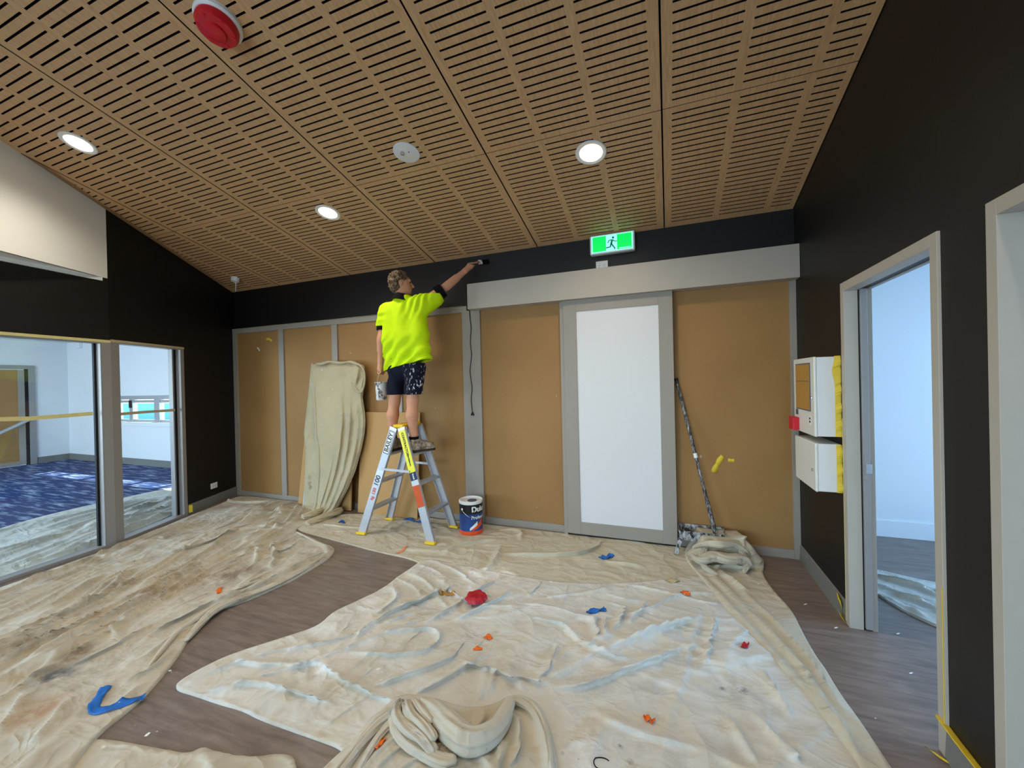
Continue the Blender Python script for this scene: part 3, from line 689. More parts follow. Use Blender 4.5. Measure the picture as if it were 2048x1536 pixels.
def cloth(name, label, poly, res, mat, waves=(), folds=(), bumps=(), base=0.008, seed=1, under=(), flat=(), hem=0.003, edge=0.10, it=2, minz=0.004, group=None, sag=0.7, eps=0.10, steps=190, bend=0.09, support=None, esc=0.20, fws=0.74, fhs=1.5, theta=None, fzz=0.0, lean=1.5, lean_d=(0.5, -0.86)):
    P = chaikin(poly, it)
    rng = np.random.default_rng(seed)
    # slightly wavy cut edge
    arc = np.concatenate([[0], np.cumsum(np.linalg.norm(np.diff(P, axis=0), axis=1))])
    x0, y0 = P.min(0)-res; x1, y1 = P.max(0)+res
    gx = np.arange(x0, x1, res); gy = np.arange(y0, y1, res); X, Y = np.meshgrid(gx, gy, indexing='ij')
    D, BX, BY = polysd(P, X, Y)
    inn = D > -0.45*res
    cell = inn[:-1, :-1] & inn[1:, :-1] & inn[1:, 1:] & inn[:-1, 1:]
    cnt = np.zeros(X.shape, int)
    cnt[:-1, :-1] += cell; cnt[1:, :-1] += cell; cnt[1:, 1:] += cell; cnt[:-1, 1:] += cell
    bd = (cnt > 0) & (cnt < 4)
    X = np.where(bd, BX, X); Y = np.where(bd, BY, Y); D = np.where(bd, 0.0, np.maximum(D, 0))
    h = np.zeros_like(X)
    for k, (ang, la, lc, amp, cover, pw) in enumerate(waves):   # direction, length, width of folds, height, how much of the cloth, sharpness
        c, s = math.cos(ang), math.sin(ang); u = X*c+Y*s; v = -X*s+Y*c
        wu = vnoise(u/(la*1.3)+7*k, v/(la*1.3)+3, seed+10+k)-0.5
        wv = vnoise(u/(la*0.8)+5, v/(la*0.8)+9*k, seed+30+k)-0.5
        n = vnoise((u+wu*la)/la+11.3*k, (v+wv*lc*5.0)/lc+4.7*k, seed+50+k)
        r = np.clip(1-np.abs(2*n-1)*1.25, 0, 1)**pw
        msk = sstep(1-cover-0.14, 1-cover+0.14, vnoise(u/(la*1.1)+2.2, v/(lc*6)+1.7*k, seed+70+k))
        h += 1.35*amp*r*r*msk
    for (pp, w, hh) in folds:
        ww = max(w*fws, 1.5*res); h += fold_h(X, Y, smooth_line(gp(pp, fzz)), ww, min(hh*fhs, 1.9*ww))
    e = sstep(0.0, edge, D)
    h = base+h*(0.22+0.78*e)+hem*np.exp(-((D-0.012)/0.012)**2)*(0.5+vnoise(X*6, Y*6, seed+3))
    for (c, r, hh) in bumps:
        cc = gp([c])[0]; h += hh*np.exp(-((X-cc[0])**2+(Y-cc[1])**2)/(r*r))
    for U in under:                                  # pressed flat where another cloth lies on it
        d, _, _ = polysd(chaikin(U, 2), X, Y); h = np.where(d > -0.05, minz+(h-minz)*(1-sstep(-0.05, 0.04, d)), h)
    for (c, r) in flat:
        k = np.exp(-(((X-c[0])**2+(Y-c[1])**2)/(r*r))**2); h = h*(1-k)+(minz+0.002)*k
    h = np.maximum(h, minz); h = np.where(bd, np.minimum(h, base+0.003), h)
    zmax = np.full(X.shape, 1.0)
    for U in under:
        d, _, _ = polysd(chaikin(U, 2), X, Y); zmax = np.where(d > 0.01, minz+0.003, zmax)
    for (c, r) in flat: zmax = np.where((X-c[0])**2+(Y-c[1])**2 < (0.7*r)**2, minz+0.003, zmax)
    zmin = minz+np.maximum(h-base, 0)*sag
    if support is not None:
        sp = support(X, Y); h = np.maximum(h, sp+0.5*h); zmin = np.maximum(zmin, sp)
    zmin = np.minimum(zmin, zmax)
    use = cnt > 0
    m1 = sstep(0.35, 0.75, vnoise(X/esc+3, Y/esc+5, seed+90)); m2 = sstep(0.4, 0.7, vnoise(X/(esc*4)+8, Y/(esc*4)+2, seed+91))
    E = eps*(0.15+0.85*m1)*(0.3+0.7*m2)*sstep(0.0, 0.08, D)
    h = h+(rng.random(X.shape)-0.5)*0.002*sstep(0, 0.04, D)
    Pg = relax(np.stack([X, Y, h], -1), use, use & ~bd, zmin, zmax, E, steps, bend=bend, theta=theta)
    Xo, Yo, h = Pg[..., 0].astype(float), Pg[..., 1].astype(float), Pg[..., 2].astype(float)
    for _ in range(1):                                        # even out single-thread jags
        for A_ in (Xo, Yo, h):
            av = (np.roll(A_, 1, 0)+np.roll(A_, -1, 0)+np.roll(A_, 1, 1)+np.roll(A_, -1, 1))/4; A_[:] = np.where(cnt == 4, 0.5*A_+0.5*av, A_)
    h = np.where(bd, h, np.maximum(h, minz))
    zl = np.clip(h-base, 0, 0.045)*sstep(0.0, 0.06, D)             # folds lie over to one side
    Xo = Xo+lean*lean_d[0]*zl; Yo = Yo+lean*lean_d[1]*zl
    Yo = np.where((Xo > -7.2) & (Xo < 0.0), np.minimum(Yo, -0.052), Yo)
    vid = -np.ones(X.shape, int); n = int(use.sum()); vid[use] = np.arange(n)
    V = np.stack([Xo[use], Yo[use], h[use]], 1)
    ci, cj = np.nonzero(cell)
    F = np.stack([vid[ci, cj], vid[ci+1, cj], vid[ci+1, cj+1], vid[ci, cj+1]], 1)
    # turned-down rim so that the cloth has thickness at its edge
    E = {}
    ed = np.concatenate([F[:, [0, 1]], F[:, [1, 2]], F[:, [2, 3]], F[:, [3, 0]]])
    key = np.sort(ed, 1); kk = key[:, 0].astype(np.int64)*(n+1)+key[:, 1]
    _, inv, c2 = np.unique(kk, return_inverse=True, return_counts=True); rim = ed[c2[inv] == 1]
    rv = np.unique(rim); rmap = {int(a): n+i for i, a in enumerate(rv)}
    low = V[rv].copy(); low[:, 2] = np.maximum(low[:, 2]-base-0.004, 0.0)
    RF = np.array([(b, a, rmap[int(a)], rmap[int(b)]) for a, b in rim])
    org = np.array([V[:, 0].mean(), V[:, 1].mean(), 0.0])
    o = mesh_np(name, np.concatenate([V, low])-0.0, np.concatenate([F, RF]), mat)
    tag(o, label, 'drop cloth', group)
    SURF.append(V)
    return o
deg = math.radians
W3 = lambda x, y, z=0.01: tuple(fz(x, y, z))

PA = gp([(486, 991), (540, 988), (590, 997), (640, 1003), (690, 1020), (640, 1042), (594, 1056), (590, 1070), (630, 1086), (672, 1097), (664, 1114), (640, 1130), (590, 1160), (545, 1181), (490, 1205), (440, 1220), (415, 1238), (395, 1266), (378, 1278), (360, 1310), (330, 1350), (290, 1396), (250, 1431), (215, 1457), (185, 1487), (140, 1545), (40, 1700), (-420, 1700), (-420, 1335), (-200, 1253), (0, 1179), (120, 1136), (228, 1098), (300, 1068), (380, 1034), (440, 1010)])
PC = gp([(585, 1050), (640, 1034), (700, 1028), (780, 1030), (860, 1037), (940, 1041), (990, 1044), (1035, 1052), (1130, 1066), (1200, 1069), (1240, 1076), (1350, 1087), (1392, 1092), (1450, 1110), (1450, 1190), (1300, 1195), (1100, 1190), (960, 1180), (880, 1160), (840, 1123), (760, 1106), (700, 1090), (640, 1074), (600, 1064)])
PB = gp([(850, 1118), (824, 1138), (790, 1160), (773, 1176), (720, 1203), (664, 1228), (640, 1254), (586, 1273), (520, 1293), (469, 1310), (435, 1324), (390, 1347), (356, 1368), (350, 1382), (390, 1393), (437, 1410), (484, 1422), (519, 1441), (586, 1465), (640, 1484), (678, 1498), (700, 1520), (730, 1640), (1000, 1720), (1500, 1740), (1830, 1660), (1745, 1533), (1690, 1445), (1640, 1360), (1590, 1290), (1540, 1226), (1480, 1172), (1400, 1150), (1330, 1162), (1200, 1172), (1080, 1163), (980, 1144), (900, 1128)])
PD = gp([(792, 1400), (768, 1425), (742, 1443), (715, 1475), (690, 1505), (655, 1536), (600, 1600), (560, 1680), (800, 1760), (1180, 1740), (1150, 1640), (1120, 1560), (1108, 1500), (1096, 1450), (1080, 1416), (1050, 1400), (1020, 1398), (985, 1420), (930, 1425), (870, 1405), (830, 1396)])
PE = np.array([(-0.93, -0.20), (-0.90, -0.09), (-0.82, -0.045), (-0.62, -0.04), (-0.44, -0.055), (-0.345, -0.11), (-0.315, -0.20), (-0.33, -0.30)]+[tuple(p) for p in gp([(1524, 1152), (1548, 1186), (1585, 1226), (1605, 1270), (1632, 1318), (1651, 1343), (1672, 1380), (1702, 1424), (1738, 1475), (1790, 1555), (1880, 1680), (1790, 1700), (1716, 1536), (1683, 1489), (1640, 1431), (1610, 1382), (1570, 1350), (1534, 1303), (1475, 1248), (1442, 1208), (1412, 1170), (1392, 1146)])]+[(-0.915, -0.36)])
def e_support(x, y):                                 # the tray and whatever is bundled beside it hold the cloth up
    bx = np.maximum(np.maximum(-0.80-x, x+0.50), 0); by = np.maximum(np.maximum(-0.20-y, y+0.06), 0)
    r = np.sqrt(bx*bx+by*by); return 0.20*np.exp(-(r/0.075)**2)+0.07*np.exp(-((x+0.42)**2+(y+0.22)**2)/0.012)
PF = gp([(130, 1490), (191, 1480), (240, 1486), (293, 1496), (345, 1506), (378, 1512), (406, 1496), (424, 1506), (470, 1514), (508, 1519), (551, 1511), (588, 1515), (592, 1540), (640, 1680), (-100, 1700), (20, 1560)])

stA = [(W3(110, 1352), 0.13, (70, 72, 76), 0.9), (W3(450, 1152), 0.30, (128, 98, 62), 0.85), (W3(300, 1190), 0.16, (120, 98, 70), 0.7), (W3(240, 1170), 0.22, (120, 104, 82), 0.7), (W3(60, 1290), 0.2, (106, 88, 66), 0.75), (W3(80, 1420), 0.16, (170, 122, 74), 0.7), (W3(360, 1180), 0.25, (150, 124, 84), 0.6), (W3(160, 1310), 0.14, (120, 100, 74), 0.8)]
MAT['canvas_a'] = canvas('canvas_stained', (186, 178, 158), (206, 198, 180), stA, 1.15, 0.35, (190, 166, 122))
stB = [(W3(960, 1148), 0.22, (246, 244, 234), 0.9), (W3(1000, 1160), 0.16, (246, 244, 234), 0.8), (W3(640, 1330), 0.2, (244, 243, 236), 0.7), (W3(1460, 1380), 0.16, (150, 132, 96), 0.5), (W3(1488, 1382), 0.035, (60, 50, 40), 0.8), (W3(1446, 1378), 0.02, (60, 50, 40), 0.8), (W3(1106, 1510), 0.012, (52, 46, 44), 0.9), (W3(1240, 1495), 0.016, (52, 46, 44), 0.8), (W3(1262, 1528), 0.03, (90, 80, 74), 0.7), (W3(1125, 1508), 0.01, (52, 46, 44), 0.9)]
MAT['canvas_b'] = canvas('canvas_paint_flecked', (200, 195, 180), (222, 219, 210), stB, 0.55, 0.8, (206, 188, 146))
MAT['canvas_c'] = canvas('canvas_plain', (192, 183, 158), (206, 198, 174), [(W3(1000, 1140), 0.2, (245, 243, 232), 0.7)], 0.2, 0.35, (194, 176, 130))
MAT['canvas_d'] = canvas('canvas_bunched', (190, 182, 162), (208, 201, 184), [(W3(800, 1405, 0.06), 0.08, (90, 92, 96), 0.8)], 0.3, 0.6)
MAT['canvas_e'] = canvas('canvas_strip', (192, 184, 162), (208, 200, 180), [(W3(1500, 1110, 0.1), 0.07, (120, 110, 96), 0.8)], 0.25, 0.3)
MAT['canvas_g'] = canvas('canvas_grey', (196, 192, 180), (214, 210, 198), (), 0.4, 0.3)
MAT['canvas_h'] = canvas('canvas_hung', (178, 166, 136), (194, 182, 150), [(tuple(fy(x_, y_, -0.245)), r_, (34, 32, 30), 1.0) for x_, y_, r_ in ((613, 944, 0.05), (614, 956, 0.06), (615, 968, 0.06), (617, 976, 0.05), (621, 934, 0.035), (628, 931, 0.03))], 0.3, 0.3)

feet = [fz(726, 1068), fz(858, 1091), fz(782, 1041), fz(907, 1058)]
can_c = fz(943, 1064)
cloth('drop_cloth', 'beige drop cloth under the stepladder along the panelled wall', PC, 0.016, MAT['canvas_c'],
      waves=((deg(10), 0.9, 0.14, 0.022, 0.45, 2.2), (deg(-30), 0.5, 0.09, 0.012, 0.35, 2.2)),
      folds=[([(885, 1112), (905, 1095), (950, 1085), (1000, 1078)], 0.025, 0.035), ([(900, 1128), (940, 1138), (975, 1143), (990, 1120), (1003, 1088)], 0.022, 0.035), ([(1000, 1108), (1100, 1110), (1180, 1104), (1210, 1078)], 0.03, 0.03), ([(1000, 1060), (1045, 1056), (1043, 1082)], 0.03, 0.045), ([(1210, 1122), (1250, 1130), (1290, 1134)], 0.02, 0.02), ([(640, 1050), (720, 1056), (800, 1060)], 0.02, 0.012), ([(1200, 1076), (1225, 1072), (1300, 1085)], 0.04, 0.05), ([(1000, 1140), (1030, 1150), (1045, 1162)], 0.02, 0.02)],
      under=[PB, PE], flat=[(f[:2], 0.09) for f in feet]+[(can_c[:2], 0.16)], seed=3)
clB = cloth('drop_cloth', 'large wrinkled drop cloth flecked with white paint in mid floor', PB, 0.0125, MAT['canvas_b'],
      waves=((deg(58), 1.0, 0.12, 0.030, 0.42, 2.0), (deg(165), 0.8, 0.10, 0.022, 0.36, 2.0), (deg(80), 0.5, 0.055, 0.010, 0.5, 1.8)),
      folds=[([(822, 1394), (888, 1359), (944, 1324), (975, 1307)], 0.03, 0.05), ([(1084, 1380), (1171, 1370), (1258, 1331), (1328, 1307), (1380, 1286)], 0.035, 0.055),
             ([(1060, 1238), (1119, 1244), (1153, 1279), (1206, 1307), (1275, 1326)], 0.026, 0.045), ([(1206, 1292), (1293, 1265), (1391, 1234)], 0.03, 0.045),
             ([(712, 1290), (718, 1270), (742, 1251), (822, 1206), (915, 1172)], 0.03, 0.05), ([(840, 1254), (895, 1223), (951, 1185), (994, 1160)], 0.028, 0.05),
             ([(910, 1243), (979, 1209), (1030, 1182)], 0.028, 0.045), ([(690, 1306), (805, 1312), (867, 1297), (885, 1268), (850, 1258), (752, 1265)], 0.025, 0.035),
             ([(742, 1377), (815, 1349), (888, 1324), (923, 1300)], 0.03, 0.045), ([(630, 1316), (700, 1366), (790, 1410)], 0.026, 0.035), ([(470, 1360), (547, 1367), (625, 1387), (660, 1412)], 0.02, 0.025),
             ([(1178, 1235), (1190, 1280)], 0.016, 0.03), ([(1202, 1238), (1208, 1280)], 0.016, 0.03), ([(1245, 1214), (1221, 1266)], 0.018, 0.03), ([(1288, 1204), (1255, 1248)], 0.02, 0.03),
             ([(975, 1318), (966, 1384), (952, 1410)], 0.02, 0.04), ([(992, 1322), (976, 1400)], 0.018, 0.035), ([(1005, 1330), (1052, 1388)], 0.02, 0.035), ([(920, 1318), (1000, 1345), (1110, 1372)], 0.02, 0.03),
             ([(1394, 1210), (1363, 1335), (1326, 1500)], 0.010, 0.012), ([(470, 1312), (510, 1330), (600, 1330), (660, 1322)], 0.02, 0.025), ([(1120, 1290), (1085, 1340), (1060, 1365)], 0.02, 0.03),
             ([(1420, 1230), (1410, 1300), (1395, 1330)], 0.022, 0.03), ([(780, 1168), (800, 1188), (790, 1205), (760, 1225)], 0.022, 0.035), ([(1180, 1420), (1280, 1470), (1400, 1500)], 0.025, 0.02),
             ([(1500, 1420), (1540, 1470), (1590, 1530)], 0.02, 0.03), ([(1450, 1430), (1480, 1480), (1510, 1536)], 0.02, 0.03), ([(1520, 1340), (1555, 1400), (1580, 1440)], 0.022, 0.03)],
      base=0.011, minz=0.009, under=[PD, PE], seed=7, eps=0.15)
cloth('drop_cloth', 'pale drop cloth with a rippled straight edge below the stained cloth', PF, 0.014, MAT['canvas_d'], waves=((deg(70), 0.6, 0.12, 0.03, 0.5, 2.2),), folds=[([(406, 1500), (440, 1540), (470, 1600)], 0.035, 0.05)], seed=23, under=[PA])
clA = cloth('drop_cloth', 'long heavily stained drop cloth along the glass panes', PA, 0.0135, MAT['canvas_a'],
      waves=((deg(113), 1.5, 0.10, 0.044, 0.62, 2.0), (deg(102), 1.0, 0.065, 0.028, 0.55, 1.8), (deg(122), 0.7, 0.045, 0.010, 0.6, 1.6)),
      folds=[([(55, 1232), (137, 1203), (206, 1150)], 0.028, 0.05), ([(85, 1252), (187, 1211), (268, 1139)], 0.028, 0.05), ([(66, 1366), (129, 1305), (192, 1278)], 0.026, 0.045), ([(145, 1334), (219, 1301), (270, 1273), (300, 1252)], 0.026, 0.045),
             ([(275, 1295), (344, 1250), (375, 1230), (441, 1203), (547, 1164), (656, 1102)], 0.032, 0.06), ([(590, 1062), (508, 1051), (390, 1098), (273, 1125), (150, 1160)], 0.028, 0.045),
             ([(592, 1066), (640, 1090), (664, 1104), (640, 1126), (550, 1166)], 0.022, 0.04), ([(470, 1200), (480, 1180), (540, 1160), (556, 1150)], 0.02, 0.035), ([(250, 1375), (310, 1340), (350, 1300)], 0.022, 0.035), ([(235, 1420), (290, 1370)], 0.02, 0.03),
             ([(380, 1035), (300, 1072), (180, 1122), (40, 1172)], 0.03, 0.05), ([(400, 1010), (450, 1003), (500, 1008), (560, 1000)], 0.03, 0.05), ([(600, 1020), (520, 1030), (470, 1048), (430, 1060)], 0.028, 0.05), ([(590, 1045), (550, 1060), (500, 1068)], 0.024, 0.04),
             ([(545, 1085), (560, 1115), (540, 1140)], 0.02, 0.03), ([(520, 1090), (520, 1120), (500, 1140)], 0.018, 0.03), ([(60, 1500), (120, 1440), (140, 1400)], 0.026, 0.04), ([(0, 1330), (90, 1290), (150, 1255)], 0.024, 0.04), ([(0, 1480), (40, 1420), (60, 1380)], 0.024, 0.04), ([(230, 1280), (260, 1230), (300, 1215)], 0.02, 0.035)],
      base=0.014, minz=0.012, seed=11, theta=deg(110), eps=0.13)
clE = cloth('drop_cloth', 'drop cloth strip gathered in long folds with its end over the paint tray', PE, 0.0125, MAT['canvas_e'],
      waves=((deg(108), 0.8, 0.07, 0.02, 0.6, 1.8),),
      folds=[([(1392, 1140), (1440, 1195), (1500, 1262), (1570, 1340), (1630, 1400), (1700, 1500), (1760, 1620)], 0.026, 0.05), ([(1480, 1210), (1540, 1275), (1600, 1340), (1640, 1400), (1690, 1480), (1740, 1580)], 0.022, 0.05), ([(1500, 1200), (1560, 1262), (1612, 1322), (1650, 1376), (1700, 1450)], 0.02, 0.045), ([(1440, 1150), (1470, 1170), (1500, 1190)], 0.02, 0.03),
             ([(1376, 1088), (1420, 1084), (1470, 1096), (1500, 1096)], 0.05, 0.075), ([(1385, 1118), (1410, 1128), (1450, 1122), (1500, 1118)], 0.045, 0.06), ([(1412, 1082), (1420, 1110), (1405, 1140)], 0.035, 0.05), ([(1470, 1098), (1490, 1125), (1480, 1148)], 0.035, 0.05), ([(1395, 1144), (1440, 1132), (1475, 1140), (1515, 1134)], 0.035, 0.05)],
      base=0.016, minz=0.014, seed=15, edge=0.07, support=e_support, fws=0.7, fhs=0.9, theta=deg(108), eps=0.09)
heap = cloth('drop_cloth', 'bunched up drop cloth heaped on the paint flecked cloth', PD, 0.0095, MAT['canvas_d'],
      waves=((deg(60), 0.6, 0.08, 0.025, 0.5, 2.0), (deg(100), 0.5, 0.06, 0.018, 0.5, 1.8)),
      folds=[([(780, 1425), (745, 1455), (715, 1495), (680, 1540), (640, 1600)], 0.024, 0.045), ([(1024, 1404), (1055, 1412), (1075, 1445), (1095, 1500), (1105, 1560)], 0.030, 0.05), ([(1030, 1430), (1040, 1480), (1020, 1540)], 0.024, 0.04), ([(1010, 1480), (1000, 1520), (975, 1560)], 0.024, 0.04), ([(960, 1510), (985, 1540), (990, 1600)], 0.022, 0.035), ([(840, 1530), (830, 1570), (800, 1620)], 0.02, 0.03), ([(900, 1540), (905, 1590)], 0.02, 0.03), ([(830, 1404), (880, 1412), (930, 1430), (985, 1424)], 0.03, 0.03)],
      base=0.020, minz=0.018, seed=19, edge=0.05, fws=0.85, fhs=1.0, sag=0.8, eps=0.08)
def gathered(name, path, rad, mat, parent, seed=0, pleats=3.0, flat=0.8, zoff=0.0, n=34, twist=1.2, depth=0.35):
    """a gathered roll of cloth along photo points (x, y, height): pleats run along it and twist slowly"""
    pts = smooth_line(np.array([fz(x, y, z) for x, y, z in path]), 3); m = len(pts)
    R = np.interp(np.linspace(0, 1, m), np.linspace(0, 1, len(rad)), rad); L = np.concatenate([[0], np.cumsum(np.linalg.norm(np.diff(pts, axis=0), axis=1))])
    # resample evenly
    k = max(24, int(L[-1]/0.008)); t = np.linspace(0, L[-1], k); pts = np.stack([np.interp(t, L, pts[:, i]) for i in range(3)], 1); R = np.interp(t, L, R)
    th = np.linspace(0, 2*math.pi, n, endpoint=False); V = []
    for i in range(k):
        d = pts[min(i+1, k-1)]-pts[max(i-1, 0)]; d /= np.linalg.norm(d)+1e-9; r = np.cross(d, [0, 0, 1.0]); r /= np.linalg.norm(r)+1e-9; u = np.cross(r, d)
        tt = th+twist*t[i]*3
        q = vnoise(np.cos(tt)*pleats*0.5+20+t[i]*1.5, np.sin(tt)*pleats*0.5+20+t[i]*2.0, 200+seed)
        q2 = vnoise(np.cos(tt)*pleats*1.3+40+t[i]*5, np.sin(tt)*pleats*1.3+40, 230+seed)
        rr = R[i]*(1-depth+1.6*depth*np.abs(2*q-1)**0.8+0.30*(q2-0.5))*min(1.0, 0.08+3.0*min(t[i], t[-1]-t[i])/max(0.03, R.max()))
        for j in range(n): V.append(pts[i]+r*math.cos(th[j])*rr[j]+u*math.sin(th[j])*rr[j]*flat)
    V = np.array(V); F = [(i*n+j, i*n+(j+1) % n, (i+1)*n+(j+1) % n, (i+1)*n+j) for i in range(k-1) for j in range(n)]
    c = len(V); V = np.concatenate([V, pts[[0, -1]]]); F += [(c, (j+1) % n, j, j) for j in range(0)]
    me_f = np.array(F); return mesh_np(name, V, me_f, mat, parent)
for k_, (pth, rd) in enumerate((([(372, 1282, 0.02), (400, 1248, 0.025), (436, 1214, 0.03), (500, 1190, 0.03), (560, 1166, 0.026), (630, 1126, 0.024), (662, 1102, 0.02)], [0.010, 0.022, 0.028, 0.026, 0.022, 0.020, 0.012]),
                                ([(300, 1330, 0.02), (330, 1292, 0.022), (356, 1262, 0.024), (390, 1240, 0.028), (440, 1206, 0.03)], [0.008, 0.018, 0.022, 0.022, 0.014]),
                                ([(480, 1184, 0.028), (520, 1166, 0.03), (556, 1148, 0.024)], [0.008, 0.018, 0.008]),
                                ([(592, 1064, 0.02), (630, 1082, 0.022), (664, 1098, 0.02), (640, 1124, 0.02)], [0.010, 0.018, 0.018, 0.010]))):
    gathered('gathered_edge', pth, rd, MAT['canvas_a'], clA, 20+k_, 3.0, 0.7, twist=1.0, depth=0.3)
for k_, (pth, rd) in enumerate((([(1384, 1096, 0.15), (1408, 1088, 0.175), (1440, 1090, 0.19), (1466, 1086, 0.19), (1490, 1098, 0.14), (1508, 1118, 0.06)], [0.010, 0.030, 0.048, 0.040, 0.040, 0.012]),
                                ([(1382, 1108, 0.07), (1400, 1124, 0.09), (1424, 1110, 0.12), (1456, 1120, 0.11), (1488, 1116, 0.10), (1506, 1136, 0.03)], [0.010, 0.034, 0.056, 0.044, 0.050, 0.012]),
                                ([(1412, 1090, 0.16), (1402, 1112, 0.10), (1408, 1136, 0.05), (1436, 1150, 0.025)], [0.014, 0.032, 0.030, 0.010]),
                                ([(1478, 1100, 0.14), (1496, 1124, 0.07), (1488, 1146, 0.03)], [0.014, 0.034, 0.010]))):
    gathered('gathered_fold', pth, rd, MAT['canvas_e'], clE, 40+k_, 3.6, 0.8, twist=1.8, depth=0.42)
HB_ = MAT['canvas_d']
gathered('rolled_fold', [(838, 1408, 0.05), (872, 1428, 0.07), (900, 1458, 0.07), (938, 1484, 0.065), (980, 1470, 0.065), (1008, 1436, 0.06), (1022, 1400, 0.04)], [0.028, 0.052, 0.062, 0.058, 0.05, 0.042, 0.022], HB_, heap, 1, 2.6, 0.9, twist=0.8, depth=0.22)
for k_, (pth, rd) in enumerate((([(802, 1402, 0.04), (790, 1428, 0.05), (812, 1458, 0.06), (848, 1478, 0.06), (872, 1508, 0.04)], [0.024, 0.030, 0.032, 0.030, 0.022]),
                                ([(812, 1404, 0.06), (822, 1432, 0.075), (850, 1452, 0.08), (872, 1480, 0.07)], [0.02, 0.026, 0.026, 0.018]),
                                ([(796, 1412, 0.03), (782, 1446, 0.035), (806, 1482, 0.035), (846, 1506, 0.035), (884, 1524, 0.035), (915, 1520, 0.03)], [0.022, 0.024, 0.026, 0.026, 0.028, 0.016]),
                                ([(826, 1402, 0.07), (842, 1424, 0.085), (866, 1446, 0.085)], [0.018, 0.022, 0.016]),
                                ([(795, 1422, 0.03), (760, 1446, 0.028), (728, 1482, 0.028), (695, 1526, 0.028), (650, 1590, 0.025)], [0.028, 0.024, 0.022, 0.022, 0.015]),
                                ([(792, 1440, 0.03), (765, 1462, 0.028), (740, 1502, 0.028), (715, 1550, 0.026)], [0.024, 0.020, 0.018, 0.012]),
                                ([(1020, 1398, 0.035), (1052, 1404, 0.04), (1078, 1432, 0.035), (1094, 1480, 0.03), (1104, 1540, 0.028)], [0.016, 0.026, 0.024, 0.020, 0.014]))):
    gathered('gathered_fold', pth, rd, HB_, heap, 3+k_, 3.2, 0.85, twist=1.5, depth=0.32)
mk_ = smooth_line(np.array([(*fz(x, y)[:2], 0.0) for x, y in ((1218, 1531), (1210, 1526), (1198, 1525), (1189, 1530), (1187, 1538), (1193, 1547), (1206, 1550))]), 2)
MB().tube([(p[0], p[1], surf_z(p[0], p[1])+0.0012) for p in mk_], 0.0022, 6).build('marker_stroke', MAT['ink'], clB)
# behind the glass and through the doorway
def kback(t, off): p = onK(t, off); return (p[0], p[1])
PG = np.array([tuple(p) for p in gp([(-120, 1100), (0, 1058), (88, 1033), (150, 1018), (207, 1005), (246, 997), (300, 985), (350, 975), (385, 972)])]+[onL(0.75, -0.3), onL(1.0, -0.17), onL(1.7, -0.17), onK(0.1, -0.17), onK(0.8, -0.15), onK(1.9, -0.15)])
cloth('drop_cloth', 'pale drop cloth laid over the blue carpet behind the glass', PG, 0.02, MAT['canvas_g'], waves=((deg(105), 1.6, 0.12, 0.06, 0.8, 1.6), (deg(112), 1.0, 0.08, 0.035, 0.6, 1.8)), seed=31, it=1, theta=deg(106))
PH = gp([(1710, 1128), (1742, 1141), (1775, 1147), (1817, 1158), (1883, 1171), (1960, 1190), (1990, 1240), (1960, 1290), (1883, 1258), (1855, 1247), (1799, 1220), (1744, 1184), (1705, 1160)])
cloth('drop_cloth', 'small rumpled drop cloth on the floor through the doorway', PH, 0.012, MAT['canvas_g'], waves=((deg(-32), 0.8, 0.09, 0.03, 0.7, 2.0),),
      folds=[([(1742, 1150), (1790, 1165), (1840, 1180), (1890, 1205)], 0.03, 0.06), ([(1745, 1170), (1800, 1192), (1850, 1212), (1890, 1235)], 0.03, 0.06), ([(1745, 1180), (1800, 1212), (1860, 1240)], 0.025, 0.05)], seed=37, base=0.015)

# ------------------------------------------------------------------ cloth hung over leaning boards
def board(name, label, x0, x1, ztop, yb, yt, th, mat, zb=0.012, cat='board'):
    o = MB().hexa([(x0, yb, zb), (x1, yb, zb), (x1, yb+th, zb), (x0, yb+th, zb), (x0, yt, ztop), (x1, yt, ztop), (x1, yt+th, ztop), (x0, yt+th, ztop)]).build(name, MAT[mat], bevel=0.0015)
    return tag(o, label, cat)
board('leaning_board', 'brown board edge leaning on the wall beside the hung cloth', -5.62, -5.415, 0.98, -0.20, -0.055, 0.018, 'mdf_light')
board('leaning_board', 'pale blue plaster board leaning under the hung drop cloth', -5.50, -5.415, 0.96, -0.235, -0.085, 0.016, 'plaster_blue')
board('leaning_board', 'tall narrow board holding up the hung drop cloth', -5.40, -4.78, 1.83, -0.15, -0.05, 0.02, 'mdf_light')
board('leaning_board', 'light brown square board leaning on the wall behind the stepladder', -4.66, -3.79, 1.245, -0.16, -0.055, 0.018, 'mdf_light', 0.008)
rows = [(726, 623, 716), (731, 622, 727), (753, 620, 730), (775, 618, 727), (795, 616, 724), (820, 613, 728), (845, 610, 730), (868, 608, 728), (898, 611, 722), (941, 610, 710), (977, 608, 695), (1015, 605, 675), (1032, 598, 660), (1056, 588, 645)]
